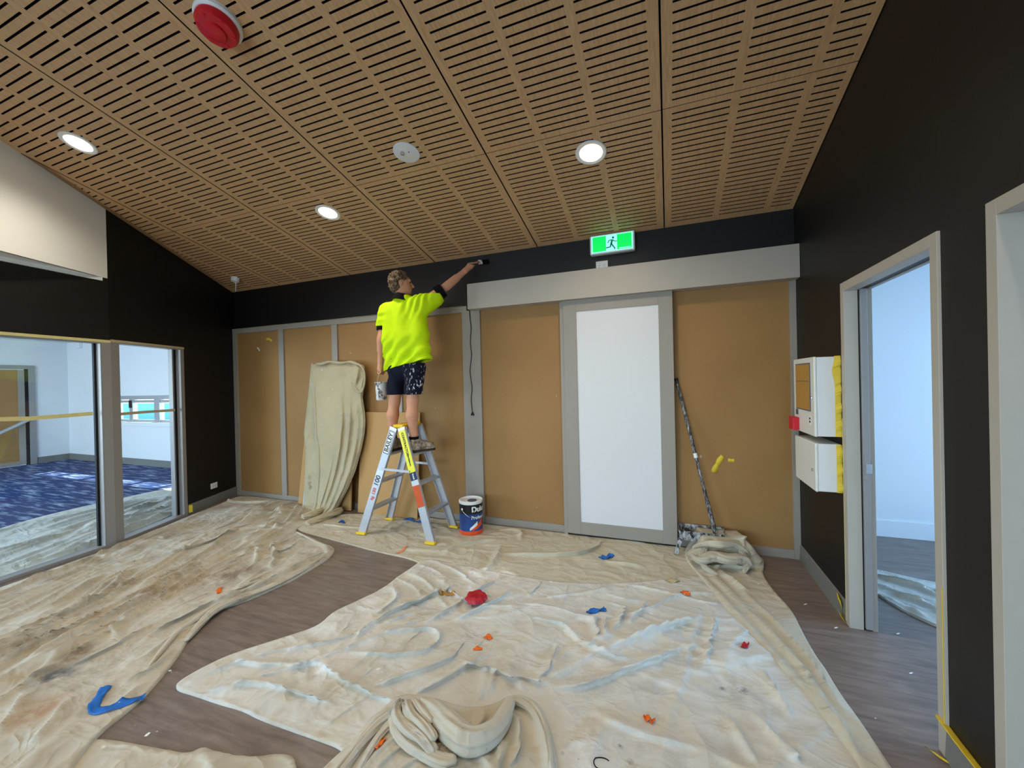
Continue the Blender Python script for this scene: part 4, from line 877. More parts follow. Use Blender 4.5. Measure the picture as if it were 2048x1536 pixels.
def hung():
    ry = np.array([r[0] for r in rows], float); rl = np.array([r[1] for r in rows], float); rr = np.array([r[2] for r in rows], float)
    nu, nv = 170, 190; V = []
    yv = np.linspace(726, 1056, nv)
    ridges = [(0.62, 0.60, 0.030, 1.0, 0.05), (0.74, 0.74, 0.040, 1.3, 0.10), (0.86, 0.90, 0.034, 1.1, 0.18), (0.55, 0.48, 0.018, 0.5, 0.45)]
    for a, py in enumerate(yv):
        v = (py-726)/(1056-726); xl = np.interp(py, ry, rl); xr_ = np.interp(py, ry, rr)
        Y0 = -0.118-0.190*v-0.22*max(0, v-0.86)/0.14
        u = np.linspace(0, 1, nu); wob = np.zeros(nu)
        cr_ = 0.03+0.36*v                                     # long crease that leaves the top left corner
        wob += 0.045*sstep(cr_+0.006, cr_-0.05, u)*sstep(0.0, 0.15, v)-0.014*np.exp(-((u-cr_-0.012)/0.02)**2)*sstep(0.02, 0.2, v)
        for (ua, ub, w, k, vs_) in ridges:                         # folds fanning down from the gathered corner
            c = ua+(ub-ua)*v; g = sstep(vs_, vs_+0.4, v)*k*(0.8+0.4*math.sin(5*v+9*ua))
            wob += -0.024*g*np.exp(-((u-c)/w)**2)+0.012*g*np.exp(-((u-c-2.2*w)/(1.3*w))**2)
        wob += 0.030*sstep(0.86, 1.0, u)*sstep(0.2, 0.35, v)
        k = np.exp(-((u-0.88)/0.10)**2-((v-0.09)/0.075)**2); wob -= 0.055*k*(1+0.5*np.sin(30*u+22*v))
        wob += 0.010*(vnoise(u*9.0, np.full(nu, v*14.0), 41)-0.5)+0.006*sstep(0.8, 0.95, v)*np.sin(60*u+40*v)
        if v < 0.03: wob += 0.05*(1-v/0.03)
        side = np.minimum(u, 1-u); wob += 0.02*np.exp(-(side/0.02)**2)
        for b in range(nu):
            V.append(fy(xl+(xr_-xl)*u[b], py+(2.0*math.sin(9*u[b])+1.2*math.sin(23*u[b]) if a == 0 else 0), Y0+wob[b]))
    V = np.array(V); V[:, 2] = np.maximum(V[:, 2], 0.02)
    F = [(a*nu+b, (a+1)*nu+b, (a+1)*nu+b+1, a*nu+b+1) for a in range(nv-1) for b in range(nu-1)]
    # back layer a few centimetres behind gives the folded cloth its bulk
    n = len(V); B = V.copy(); B[:, 1] = np.minimum(B[:, 1]+0.012, -0.03)
    ring = [b for b in range(nu)]+[a*nu+nu-1 for a in range(1, nv)]+[(nv-1)*nu+b for b in range(nu-2, -1, -1)]+[a*nu for a in range(nv-2, 0, -1)]
    F += [(ring[i], ring[(i+1) % len(ring)], n+ring[(i+1) % len(ring)], n+ring[i]) for i in range(len(ring))]
    o = mesh_np('drop_cloth', np.concatenate([V, B]), np.array(F), MAT['canvas_h'])
    tag(o, 'drop cloth hung over the leaning boards in long vertical folds', 'drop cloth')
    # rolled ruffle along the top
    m = MB(); pts = []
    for i in range(40):
        u = i/39; p = fy(632+86*u, 727-2.5*math.sin(3.1*u)+1.6*math.sin(14*u), -0.115-0.012*math.sin(9*u)); pts.append(p)
    m.tube(pts, [0.010+0.010*abs(math.sin(9*i/39)) for i in range(40)], 12)
    m.build('top_ruffle', MAT['canvas_h'], o, smooth='all')
    m = MB(); pts = [fy(712, 727, -0.14), fy(724, 732, -0.16), fy(730, 748, -0.165), fy(729, 770, -0.165), fy(722, 788, -0.165), fy(712, 778, -0.17), fy(703, 766, -0.17)]
    m.tube([tuple(p) for p in smooth_line(np.array(pts))], 0.013, 12); m.build('corner_ruffle', MAT['canvas_h'], o, smooth='all')
    for k_, (pth, rd) in enumerate((([(682, 1018, 0.05), (662, 1030, 0.045), (634, 1042, 0.035), (612, 1050, 0.03)], [0.04, 0.056, 0.056, 0.04]), ([(650, 1016, 0.05), (628, 1028, 0.045), (602, 1036, 0.035)], [0.04, 0.055, 0.04]))):
        gathered('gathered_tail', pth, rd, MAT['canvas_h'], o, 60+k_, 3.6, 0.75, twist=1.6, depth=0.42)
hung()

# ------------------------------------------------------------------ stepladder
LXc, LYn, LYf = -3.665, -0.735, -0.268
HF, HT, ZT = 0.425, 0.046, 1.135           # half spread at the feet and at the top, height of the rail tops
def lad_half(z): return HF+(HT-HF)*z/ZT
lad = empty('stepladder', 'aluminium double sided stepladder with yellow cap under the painter', 'stepladder', (LXc, (LYn+LYf)/2, 0.012))
LO = np.array([LXc, (LYn+LYf)/2, 0.012])
def lb(): return MB()
def lbuild(m, name, mat, parent=None, bevel=0.0015, smooth=False):
    m.v = [(p[0]-LO[0], p[1]-LO[1], p[2]-LO[2]) for p in m.v]
    return m.build(name, MAT[mat] if isinstance(mat, str) else mat, parent or lad, bevel=bevel, smooth=smooth)
def ltop(z): return 0.095*z/ZT              # near and far frames lean together towards the cap
ladmat = {}
for sx in (-1, 1):
    for nf in (0, 1):
        yb = LYn if nf == 0 else LYf; yt = yb+(0.085 if nf == 0 else -0.055)
        a = Vector((LXc+sx*HF, yb, 0.02)); b = Vector((LXc+sx*HT, yt, ZT))
        m = lb(); 
        d = (b-a).normalized(); r = Vector((0, 1, 0)); r = (r-d*r.dot(d)).normalized(); u = d.cross(r)
        wv = 0.085; fl = 0.026
        sgn = 1 if nf == 0 else -1
        # C channel: web facing out, two flanges turned towards the steps
        m.beam(a, b, 0.004, wv, r)
        m.beam(a+u*(wv/2)+r*sgn*fl/2, b+u*(wv/2)+r*sgn*fl/2, fl, 0.004, r)
        m.beam(a-u*(wv/2)+r*sgn*fl/2, b-u*(wv/2)+r*sgn*fl/2, fl, 0.004, r)
        rail = lbuild(m, 'rail', 'aluminium', bevel=0)
        f = lb().box(a.x-0.055, a.x+0.055, yb-0.022, yb+0.022, 0.010, 0.034)
        lbuild(f, 'foot', 'cap_yellow', bevel=0.004)
        ladmat[(sx, nf)] = (a, b, d, r, u, rail)
    for z in (0.285, 0.575, 0.865):
        x = LXc+sx*lad_half(z); y0 = LYn+0.085*z/ZT; y1 = LYf-0.055*z/ZT
        m = lb().box(x-0.042, x+0.042, y0+0.004, y1-0.004, z-0.022, z)
        for k in range(5): m.box(x-0.038+k*0.017, x-0.032+k*0.017, y0+0.006, y1-0.006, z, z+0.003)
        lbuild(m, 'step', 'aluminium', bevel=0)
cm = lb().box(LXc-0.062, LXc+0.062, LYn+0.092, LYf-0.042, ZT-0.006, ZT+0.030)
lbuild(cm, 'top_cap', 'cap_yellow', bevel=0.01)
for (yy, nf) in ((LYn+0.05, 0), (LYf-0.03, 1)):
    z = 0.705; h_ = lad_half(z); off = -0.012 if nf == 0 else 0.012
    m = lb().beam((LXc-h_+0.02, yy+off, z), (LXc+h_-0.02, yy+off, z-0.01), 0.006, 0.024, (0, 1, 0)); lbuild(m, 'spreader', 'aluminium', bevel=0.001)
# stickers on the two near rails
def sticker(sx, t0, t1, mat, name, w=0.082):
    a, b, d, r, u, rail = ladmat[(sx, 0)]; p, q = a.lerp(b, t0), a.lerp(b, t1); off = -r*0.0035
    m = MB().beam(p+off, q+off, 0.001, w, r); m.v = [(v[0]-LO[0], v[1]-LO[1], v[2]-LO[2]) for v in m.v]
    return m.build(name, MAT[mat], rail)
def stext(sx, t, txt, size, mat, flip=1, side=0.0):
    a, b, d, r, u, rail = ladmat[(sx, 0)]; p = a.lerp(b, t)-r*0.0052-Vector(LO); uu = u if u.x > 0 else -u; p = p+uu*side
    return text_on('lettering', txt, size, p, d*flip, (-uu*flip), MAT[mat], rail, 0.0012)
MAT['sticker_yellow'] = plain('sticker_yellow', (240, 232, 40), 0.4, 0.4)
MAT['sticker_navy'] = plain('sticker_navy', (26, 36, 80), 0.4, 0.4)
MAT['sticker_orange'] = plain('sticker_orange', (206, 82, 24), 0.45, 0.4)
MAT['sticker_red'] = plain('sticker_red', (226, 96, 80), 0.45, 0.4)
MAT['sticker_silver'] = plain('sticker_silver', (205, 216, 228), 0.35, 0.4)
sticker(-1, 0.60, 0.975, 'sticker_silver', 'sticker'); sticker(-1, 0.755, 0.965, 'ink', 'sticker_border', 0.070)
def plate(sx, t0, t1, w, mat, lift, name):
    a, b, d, r, u, rail = ladmat[(sx, 0)]; p, q = a.lerp(b, t0)-r*lift, a.lerp(b, t1)-r*lift
    m = MB().beam(p, q, 0.0008, w, r); m.v = [(v[0]-LO[0], v[1]-LO[1], v[2]-LO[2]) for v in m.v]; return m.build(name, MAT[mat], rail)
plate(-1, 0.762, 0.958, 0.056, 'paper_white', 0.0046, 'sticker_face')
stext(-1, 0.86, 'BAILEY', 0.066, 'ink')
stext(-1, 0.50, '100', 0.078, 'ink_grey'); stext(-1, 0.40, '150', 0.05, 'sticker_red'); stext(-1, 0.335, 'kg', 0.045, 'sticker_red')
sticker(1, 0.60, 0.975, 'sticker_yellow', 'sticker'); stext(1, 0.85, 'CONTRACTOR', 0.036, 'ink', -1); stext(1, 0.70, 'PROFESSIONAL', 0.016, 'ink', -1)
sticker(1, 0.53, 0.60, 'sticker_navy', 'sticker_badge'); stext(1, 0.565, 'TRADE', 0.02, 'paper_white', -1)
sticker(1, 0.30, 0.485, 'sticker_orange', 'sticker_band')

# ------------------------------------------------------------------ surfaces from signed distances (used for the painter)
class SDF:
    def __init__(self, lo, hi, h):
        self.lo = np.array(lo, float); self.h = h; n = np.ceil((np.array(hi)-self.lo)/h).astype(int)+1
        self.n = n; self.F = np.full(n, 1.0, np.float32)
        self.ax = [self.lo[i]+h*np.arange(n[i]) for i in range(3)]
    def sub(self, lo, hi):
        i0 = np.clip(np.floor((np.array(lo)-self.lo)/self.h).astype(int), 0, self.n); i1 = np.clip(np.ceil((np.array(hi)-self.lo)/self.h).astype(int)+1, 0, self.n)
        sl = tuple(slice(a, b) for a, b in zip(i0, i1))
        return sl, np.meshgrid(*[self.ax[k][sl[k]] for k in range(3)], indexing='ij')
    def add(self, sl, d, k):
        f = self.F[sl]
        if k > 0:
            hh = np.clip(0.5+0.5*(d-f)/k, 0, 1); self.F[sl] = d*(1-hh)+f*hh-k*hh*(1-hh)
        else: self.F[sl] = np.minimum(f, d)
    def cone(self, a, b, ra, rb, k=0.02, sy=1.0, ydir=(0, 1, 0)):
        """tapered capsule; sy > 1 flattens it along ydir"""
        a = np.array(a, float); b = np.array(b, float); R = max(ra, rb)+k+0.03
        sl, (X, Y, Z) = self.sub(np.minimum(a, b)-R, np.maximum(a, b)+R)
        yd = np.array(ydir, float); yd /= np.linalg.norm(yd); d = b-a
        def sq(vx, vy, vz):
            t = vx*yd[0]+vy*yd[1]+vz*yd[2]; return vx+(sy-1)*t*yd[0], vy+(sy-1)*t*yd[1], vz+(sy-1)*t*yd[2]
        px, py, pz = sq(X-a[0], Y-a[1], Z-a[2]); dx, dy, dz = sq(*d); L = dx*dx+dy*dy+dz*dz+1e-12
        t = np.clip((px*dx+py*dy+pz*dz)/L, 0, 1)
        D = np.sqrt((px-t*dx)**2+(py-t*dy)**2+(pz-t*dz)**2)-(ra+(rb-ra)*t)
        self.add(sl, D.astype(np.float32), k)
    def chain(self, pts, rad, k=0.02, **kw):
        for i in range(len(pts)-1): self.cone(pts[i], pts[i+1], rad[i], rad[i+1], k, **kw)
    def ell(self, c, r, k=0.02, R=None):
        c = np.array(c, float); m = max(r)+k+0.03; sl, (X, Y, Z) = self.sub(c-m, c+m)
        P = np.stack([X-c[0], Y-c[1], Z-c[2]], -1)
        if R is not None: P = P@np.array(R)
        q = np.sqrt((P[..., 0]/r[0])**2+(P[..., 1]/r[1])**2+(P[..., 2]/r[2])**2); D = (q-1)*min(r)
        self.add(sl, D.astype(np.float32), k)
    def grid(self): return np.meshgrid(*self.ax, indexing='ij')
    def cut(self, p, n):                         # keep the side the normal points away from
        X, Y, Z = self.grid(); n = np.array(n, float); n /= np.linalg.norm(n)
        self.F = np.maximum(self.F, ((X-p[0])*n[0]+(Y-p[1])*n[1]+(Z-p[2])*n[2]).astype(np.float32))
    def mesh(self, name, mat, parent=None, off=(0, 0, 0)):
        F = self.F; s = F < 0; n = F.shape
        c = np.zeros(tuple(k-1 for k in n), np.int8)
        for i in (0, 1):
            for j in (0, 1):
                for k in (0, 1): c += s[i:n[0]-1+i, j:n[1]-1+j, k:n[2]-1+k]
        act = (c > 0) & (c < 8); ids = -np.ones(act.shape, np.int64); A = np.argwhere(act); ids[act] = np.arange(len(A))
        acc = np.zeros((len(A), 3)); cnt = np.zeros(len(A))
        corners = [(0, 0, 0), (1, 0, 0), (0, 1, 0), (1, 1, 0), (0, 0, 1), (1, 0, 1), (0, 1, 1), (1, 1, 1)]
        for a in range(8):
            for b in range(a+1, 8):
                ca, cb = np.array(corners[a]), np.array(corners[b])
                if np.abs(ca-cb).sum() != 1: continue
                fa = F[tuple((A+ca).T)]; fb = F[tuple((A+cb).T)]; m = (fa < 0) != (fb < 0)
                t = (fa/(fa-fb+1e-12))[m]; acc[m] += ca+(cb-ca)*t[:, None]; cnt[m] += 1
        V = (A+acc/np.maximum(cnt, 1)[:, None])*self.h+self.lo-np.array(off)
        Q = []
        for ax in range(3):
            o1, o2 = [(1, 2), (2, 0), (0, 1)][ax]
            lo = [slice(None)]*3; hi = [slice(None)]*3; lo[ax] = slice(0, n[ax]-1); hi[ax] = slice(1, n[ax])
            sa, sb = s[tuple(lo)], s[tuple(hi)]; E = np.argwhere(sa != sb)
            E = E[(E[:, o1] > 0) & (E[:, o2] > 0) & (E[:, o1] < n[o1]-1) & (E[:, o2] < n[o2]-1)]
            fl = sa[tuple(E.T)]
            def at(d1, d2):
                e = E.copy(); e[:, o1] += d1; e[:, o2] += d2; return ids[tuple(e.T)]
            q = np.stack([at(-1, -1), at(0, -1), at(0, 0), at(-1, 0)], 1); q[~fl] = q[~fl][:, ::-1]; Q.append(q)
        return mesh_np(name, V, np.concatenate(Q), mat, parent)

# ------------------------------------------------------------------ the painter
def skinmat():
    t = NT('skin'); n = t.noise(9, 4); c = t.mix(n, s2l((200, 138, 106)), s2l((218, 160, 126)))
    t.b.inputs['Subsurface Weight'].default_value = 0.08; t.b.inputs['Subsurface Radius'].default_value = (0.02, 0.008, 0.004)
    return t.fin(c, 0.55, 0.35)
MAT['skin'] = skinmat()
def shirtmat():
    t = NT('hi_vis_yellow'); c = t.mix(t.noise(20, 3), s2l((190, 226, 0)), s2l((208, 240, 10)))
    pos = t.n('SeparateXYZ'); t.l(t.co, pos.inputs[0])
    low = t.step(pos.outputs['Z'], 1.13, 0.92, 0, 1)
    mk = t.math('MULTIPLY', t.step(t.noise(38, 3, 0.7), 0.62, 0.67), t.math('MULTIPLY', low, t.step(t.noise(7), 0.5, 0.6)))
    c = t.mix(t.math('MULTIPLY', mk, 0.85), c, s2l((70, 80, 40)))
    t.bump(t.noise(260, 2), 0.12, 0.002)
    return t.fin(c, 0.75, 0.2)
MAT['hi_vis'] = shirtmat()
def shortmat():
    t = NT('navy_shorts'); c = t.mix(t.noise(20, 3), s2l((18, 20, 34)), s2l((26, 28, 44)))
    pos = t.n('SeparateXYZ'); t.l(t.co, pos.inputs[0])
    right = t.step(pos.outputs['X'], 0.06, 0.17)
    mk = t.math('MULTIPLY', t.step(t.noise(34, 4, 0.7, src=t.map((1.4, 1, 0.6))), 0.585, 0.62), right)
    c = t.mix(mk, c, s2l((226, 228, 230)))
    return t.fin(c, 0.85, 0.15)
MAT['shorts'] = shortmat()
MAT['rib_black'] = plain('rib_black', (14, 14, 16), 0.85, 0.15, bump=0.3)
def hairmat():
    t = NT('hair'); n = t.noise(60, 4, 0.6, src=t.map((1, 1, 0.35))); c = t.mix(t.step(n, 0.35, 0.68), s2l((52, 39, 28)), s2l((136, 110, 80)))
    t.bump(n, 0.6, 0.006); return t.fin(c, 0.6, 0.3)
MAT['hair'] = hairmat()
def bootmat():
    t = NT('boot_leather'); n = t.noise(26, 4, 0.65); c = t.mix(t.step(n, 0.35, 0.65), s2l((96, 82, 66)), s2l((186, 172, 150)))
    t.bump(t.noise(90, 3), 0.3, 0.003); return t.fin(c, 0.8, 0.2)
MAT['boot'] = bootmat()
MAT['boot_sole'] = plain('boot_sole', (60, 52, 44), 0.8, 0.2)

ZST = 0.869                                     # tread the painter stands on
MO = np.array([-3.66, -0.52, ZST])
def P(x, y, Y): return np.array(fy(x, y, Y))
man = empty('person', 'person in a fluorescent yellow shirt and navy shorts painting from the stepladder', 'person', MO)
headc = P(803, 567, -0.50)
fd = np.array([0.80, 0.60, 0.05]); fd /= np.linalg.norm(fd); sd = np.array([fd[1], -fd[0], 0]); sd /= np.linalg.norm(sd); hu = np.cross(sd, fd)   # facing, its right, its up
RH = np.stack([fd, sd, hu], 1)
shR, elR, wrR = P(850, 604, -0.47), P(893, 573, -0.345), P(930, 542, -0.225)
shL, elL, wrL = P(771, 622, -0.52), P(763, 678, -0.55), P(761, 722, -0.52)
hipL, hipR = P(797, 744, -0.52), P(829, 741, -0.53)
knL, knR = P(789, 803, -0.53), P(825, 802, -0.56)
anL = np.array([P(785, 880, -0.52)[0], -0.52, ZST+0.11]); anR = np.array([P(828, 880, -0.55)[0], -0.55, ZST+0.11])
B0, B1, B2 = P(935, 528.3, -0.213), P(957, 524.5, -0.105), P(977, 523, -0.012)     # brush axis
bd_ = (B2-B0)/np.linalg.norm(B2-B0)
body = SDF((-4.15, -0.80, 0.93), (-2.85, -0.08, 2.86), 0.006)
# trunk, hidden by the shirt
body.chain([P(806, 610, -0.51), P(808, 660, -0.52), P(812, 735, -0.52)], [0.10, 0.11, 0.115], 0.04, sy=1.25)
body.cone(P(779, 618, -0.515), P(846, 604, -0.48), 0.06, 0.06, 0.05)
# neck and head
body.cone(P(805, 604, -0.51), headc+hu*-0.07-fd*0.015, 0.062, 0.058, 0.03)
body.ell(headc+hu*0.02-fd*0.012, (0.105, 0.083, 0.105), 0.02, RH)
body.ell(headc+hu*-0.055+fd*0.035, (0.070, 0.062, 0.075), 0.03, RH)
body.ell(headc+hu*-0.095+fd*0.07, (0.026, 0.03, 0.022), 0.02, RH)               # chin
body.cone(headc+hu*0.005+fd*0.094, headc+hu*-0.035+fd*0.118, 0.010, 0.015, 0.012)  # nose
body.cone(headc+hu*0.022+fd*0.086+sd*0.045, headc+hu*0.022+fd*0.086-sd*0.045, 0.012, 0.012, 0.015)  # brow
body.cone(headc+hu*-0.062+fd*0.100+sd*0.018, headc+hu*-0.062+fd*0.100-sd*0.018, 0.009, 0.009, 0.010)  # mouth
for s_ in (-1, 1):
    body.ell(headc+hu*-0.012-fd*0.012+sd*s_*0.086, (0.022, 0.010, 0.034), 0.006, RH)
# arms
body.chain([shR, elR, wrR], [0.054, 0.042, 0.030], 0.02); body.cone(elR*0.85+wrR*0.15, elR*0.5+wrR*0.5, 0.043, 0.039, 0.02)
body.chain([shL, elL, wrL], [0.056, 0.043, 0.030], 0.03); body.cone(elL*0.85+wrL*0.15, elL*0.5+wrL*0.5, 0.043, 0.039, 0.02)
# right hand closed round the brush handle
def frame(z, x):
    z = z/np.linalg.norm(z); x = x-z*(x@z); x /= np.linalg.norm(x); return x, np.cross(z, x), z
hand_dir = (B0*0.62+B1*0.38)-wrR; gc = B0*0.74+B1*0.26                                   # grip centre on the handle
palm = gc-0.024*np.array([0.25, -0.35, 0.9])
body.chain([wrR, palm], [0.029, 0.036], 0.015); body.ell(palm, (0.040, 0.030, 0.036), 0.012)
gx_, gy_, gz_ = frame(bd_, np.array([0.0, 0.3, 1.0]))
for i, (o_, r_) in enumerate(((0.034, 0.0100), (0.012, 0.0105), (-0.010, 0.0100), (-0.031, 0.0090))):
    c0 = gc+bd_*o_; rr = 0.023
    pts = [c0+rr*(math.cos(a)*gx_+math.sin(a)*gy_) for a in np.radians([215, 160, 105, 50, 5])]
    body.chain([palm+bd_*o_*0.6]+pts, [0.012]+[r_]*5, 0.004)
tb = palm+bd_*0.012; body.chain([tb, gc+bd_*0.040-gx_*0.018-gy_*0.016, gc+bd_*0.066-gx_*0.006-gy_*0.014], [0.015, 0.0105, 0.0088], 0.006)
# left hand holding the bucket handle
hL = P(761, 742, -0.515)
body.chain([wrL, hL+np.array([0, 0, 0.022])], [0.028, 0.034], 0.015)
body.ell(hL+np.array([0, 0, 0.018]), (0.024, 0.040, 0.036), 0.012)
for i, yo in enumerate((0.030, 0.011, -0.008, -0.026)):
    q = hL+np.array([0, yo, 0])
    body.chain([q+np.array([0.018, 0, 0.012]), q+np.array([0.026, 0, -0.014]), q+np.array([0.010, 0, -0.032]), q+np.array([-0.010, 0, -0.026]), q+np.array([-0.014, 0, -0.010])], [0.011, 0.0092, 0.0088, 0.0082, 0.0075], 0.004)
body.chain([hL+np.array([-0.012, 0.034, 0.022]), hL+np.array([-0.026, 0.044, -0.002]), hL+np.array([-0.018, 0.030, -0.024])], [0.014, 0.0105, 0.0088], 0.006)
# legs
for (h_, k_, a_) in ((hipL, knL, anL), (hipR, knR, anR)):
    body.chain([h_, k_], [0.088, 0.057], 0.03)
    calf = k_*0.66+a_*0.34+np.array([0, -0.018, 0])
    body.chain([k_, calf, k_*0.2+a_*0.8, a_], [0.055, 0.060, 0.040, 0.040], 0.03)
body.mesh('body', MAT['skin'], man, MO)
# hair, swept back with loose curls at the neck
hair = SDF(headc-0.17, headc+0.17, 0.0045)
hair.ell(headc+hu*0.035-fd*0.022, (0.115, 0.093, 0.105), 0.0, RH); hair.ell(headc+hu*-0.03-fd*0.06, (0.065, 0.075, 0.075), 0.03, RH)
rng = random.Random(5)
for i in range(70):
    a = rng.uniform(0, 2*math.pi); b = rng.uniform(-0.5, 1.0)
    dv = -fd*abs(math.cos(a))*rng.uniform(0.2, 1)+sd*math.sin(a)*0.9+hu*b; dv /= np.linalg.norm(dv)
    c = headc+hu*0.02-fd*0.02+np.array([1, 1, 1])*dv*np.array([0.104]*3)
    hair.ell(c, (rng.uniform(0.016, 0.030), 0.016, rng.uniform(0.014, 0.026)), 0.005, RH)
X, Y, Z = hair.grid(); q = np.stack([X, Y, Z], -1)-headc; qf = q@fd; qu = q@hu; qs = q@sd
hair.F = np.maximum(hair.F, (qf-(0.022+0.9*np.clip(qu, -0.03, 0.08))).astype(np.float32)); hair.F = np.maximum(hair.F, (-qu-0.098+0.0*qf).astype(np.float32))
ear = np.sqrt((qf+0.008)**2+(qu+0.012)**2)-0.036; hair.F = np.maximum(hair.F, np.where(np.abs(qs) > 0.05, -ear, -1).astype(np.float32))
hair.F += (0.004*np.sin(qu*150+qf*90)*np.sin(qs*120+qu*60)).astype(np.float32)
hair.mesh('hair', MAT['hair'], man, MO)
for s_ in (-1, 1):
    c = headc+hu*0.002+fd*0.088+sd*s_*0.030-MO; MB().lathe([(0.0001, -0.009), (0.007, -0.006), (0.009, 0), (0.007, 0.006), (0.0001, 0.009)], c, 12, tuple(fd)).build('eye', MAT['ink'], man, smooth='all')
# shirt
sh = SDF((-4.12, -0.80, 1.55), (-3.15, -0.22, 2.70), 0.006)
Lc = [P(783, 628, -0.52), P(785, 680, -0.535), P(793, 760, -0.53)]; Rc = [P(836, 618, -0.505), P(838, 670, -0.53), P(846, 740, -0.54)]
sh.chain(Lc, [0.100, 0.112, 0.118], 0.05, sy=1.08); sh.chain(Rc, [0.092, 0.100, 0.108], 0.05, sy=1.08)
sh.chain([P(808, 620, -0.51), P(812, 680, -0.535), P(818, 750, -0.53)], [0.12, 0.135, 0.138], 0.06, sy=1.12)
sh.cone(P(779, 617, -0.52), P(848, 604, -0.485), 0.070, 0.074, 0.05); sh.cone(P(800, 602, -0.515), P(812, 600, -0.51), 0.075, 0.075, 0.03)
sh.cone(shR, P(876, 588, -0.40), 0.094, 0.086, 0.05); sh.cone(P(848, 618, -0.49), P(872, 600, -0.42), 0.075, 0.074, 0.04)
sh.cone(shL+np.array([0.01, 0, 0]), P(765, 651, -0.535), 0.082, 0.068, 0.04)
X, Y, Z = sh.grid()
u = (X-MO[0]); v = (Z-1.75)
dg_ = u*0.75-v*0.66                                  # folds pull from lower left hip up to the raised arm
w1_ = vnoise(u*5+3, v*5+1, 77)-0.5; fold = np.sin((dg_+0.10*w1_)*62)*sstep(0.42, 0.12, v)*0.011+np.sin((u*0.9-v*0.3+0.08*w1_)*95)*np.exp(-((u-0.18)**2+(v-0.70)**2)/0.02)*0.012
fold += 0.010*(vnoise(u*7+9, v*7+2, 78)-0.5)+0.006*np.sin(v*70+8*w1_)*np.exp(-((u+0.22)**2+(v-0.58)**2)/0.006)
sh.F = (sh.F+fold).astype(np.float32)
ha, hb = P(770, 744, -0.53), P(866, 717, -0.53); hd = hb-ha; hn = np.cross(np.array([0, 1.0, 0]), hd); hn = hn if hn[2] < 0 else -hn; hn /= np.linalg.norm(hn)
inner = sh.F+0.012; sh.cut(ha, hn)
dist = (X-ha[0])*hn[0]+(Y-ha[1])*hn[1]+(Z-ha[2])*hn[2]
sh.F = np.maximum(sh.F, np.where(dist > -0.10, -inner, -1.0)).astype(np.float32)            # hollow under the hem
ca = P(882, 584, -0.385); cd = elR-shR; sh.cut(P(877, 587, -0.395), cd)
# the left sleeve ends above the elbow
se = P(764, 653, -0.54); m_ = (X < se[0]+0.055) & (Z < se[2]+0.02) & (Z > 1.9); sh.F = np.where(m_, np.maximum(sh.F, se[2]-Z), sh.F).astype(np.float32)
nk = P(806, 596, -0.51); sh.F = np.maximum(sh.F, Z-(nk[2]+0.02)).astype(np.float32)
sh.mesh('shirt', MAT['hi_vis'], man, MO)
def ring(name, a, b, r0, r1, mat, th=0.012):
    a = np.array(a)-MO; b = np.array(b)-MO; L = float(np.linalg.norm(b-a))
    return MB().lathe([(r0, 0), (r1, L), (r1-th, L), (r0-th, 0), (r0, 0)], a, 28, tuple(b-a)).build(name, MAT[mat], man, smooth=True)
ring('cuff', P(873, 589, -0.405), P(886, 580, -0.37), 0.086, 0.074, 'rib_black', 0.02)
ring('cuff', P(765, 647, -0.535), P(764, 661, -0.54), 0.062, 0.058, 'rib_black')
ring('collar', P(803, 603, -0.525), P(806, 590, -0.512), 0.105, 0.078, 'rib_black', 0.016)
# shorts
so = SDF((-4.0, -0.78, 1.35), (-3.35, -0.28, 2.0), 0.006)
so.cone(P(795, 738, -0.525), P(831, 735, -0.53), 0.108, 0.108, 0.04)
so.chain([hipL, P(788, 800, -0.53)], [0.100, 0.088], 0.03); so.chain([hipR, P(827, 800, -0.555)], [0.102, 0.094], 0.03)
X, Y, Z = so.grid(); so.F = (so.F+0.006*np.sin(X*60+Z*25)*sstep(1.8, 1.6, Z)).astype(np.float32)
kz = P(808, 789, -0.53); inner = so.F+0.012; so.cut(kz, (0, 0, -1)); so.F = np.maximum(so.F, np.where(Z < kz[2]+0.06, -inner, -1)).astype(np.float32)
so.cut(P(800, 728, -0.53), (0, 0, 1))
so.mesh('shorts', MAT['shorts'], man, MO)
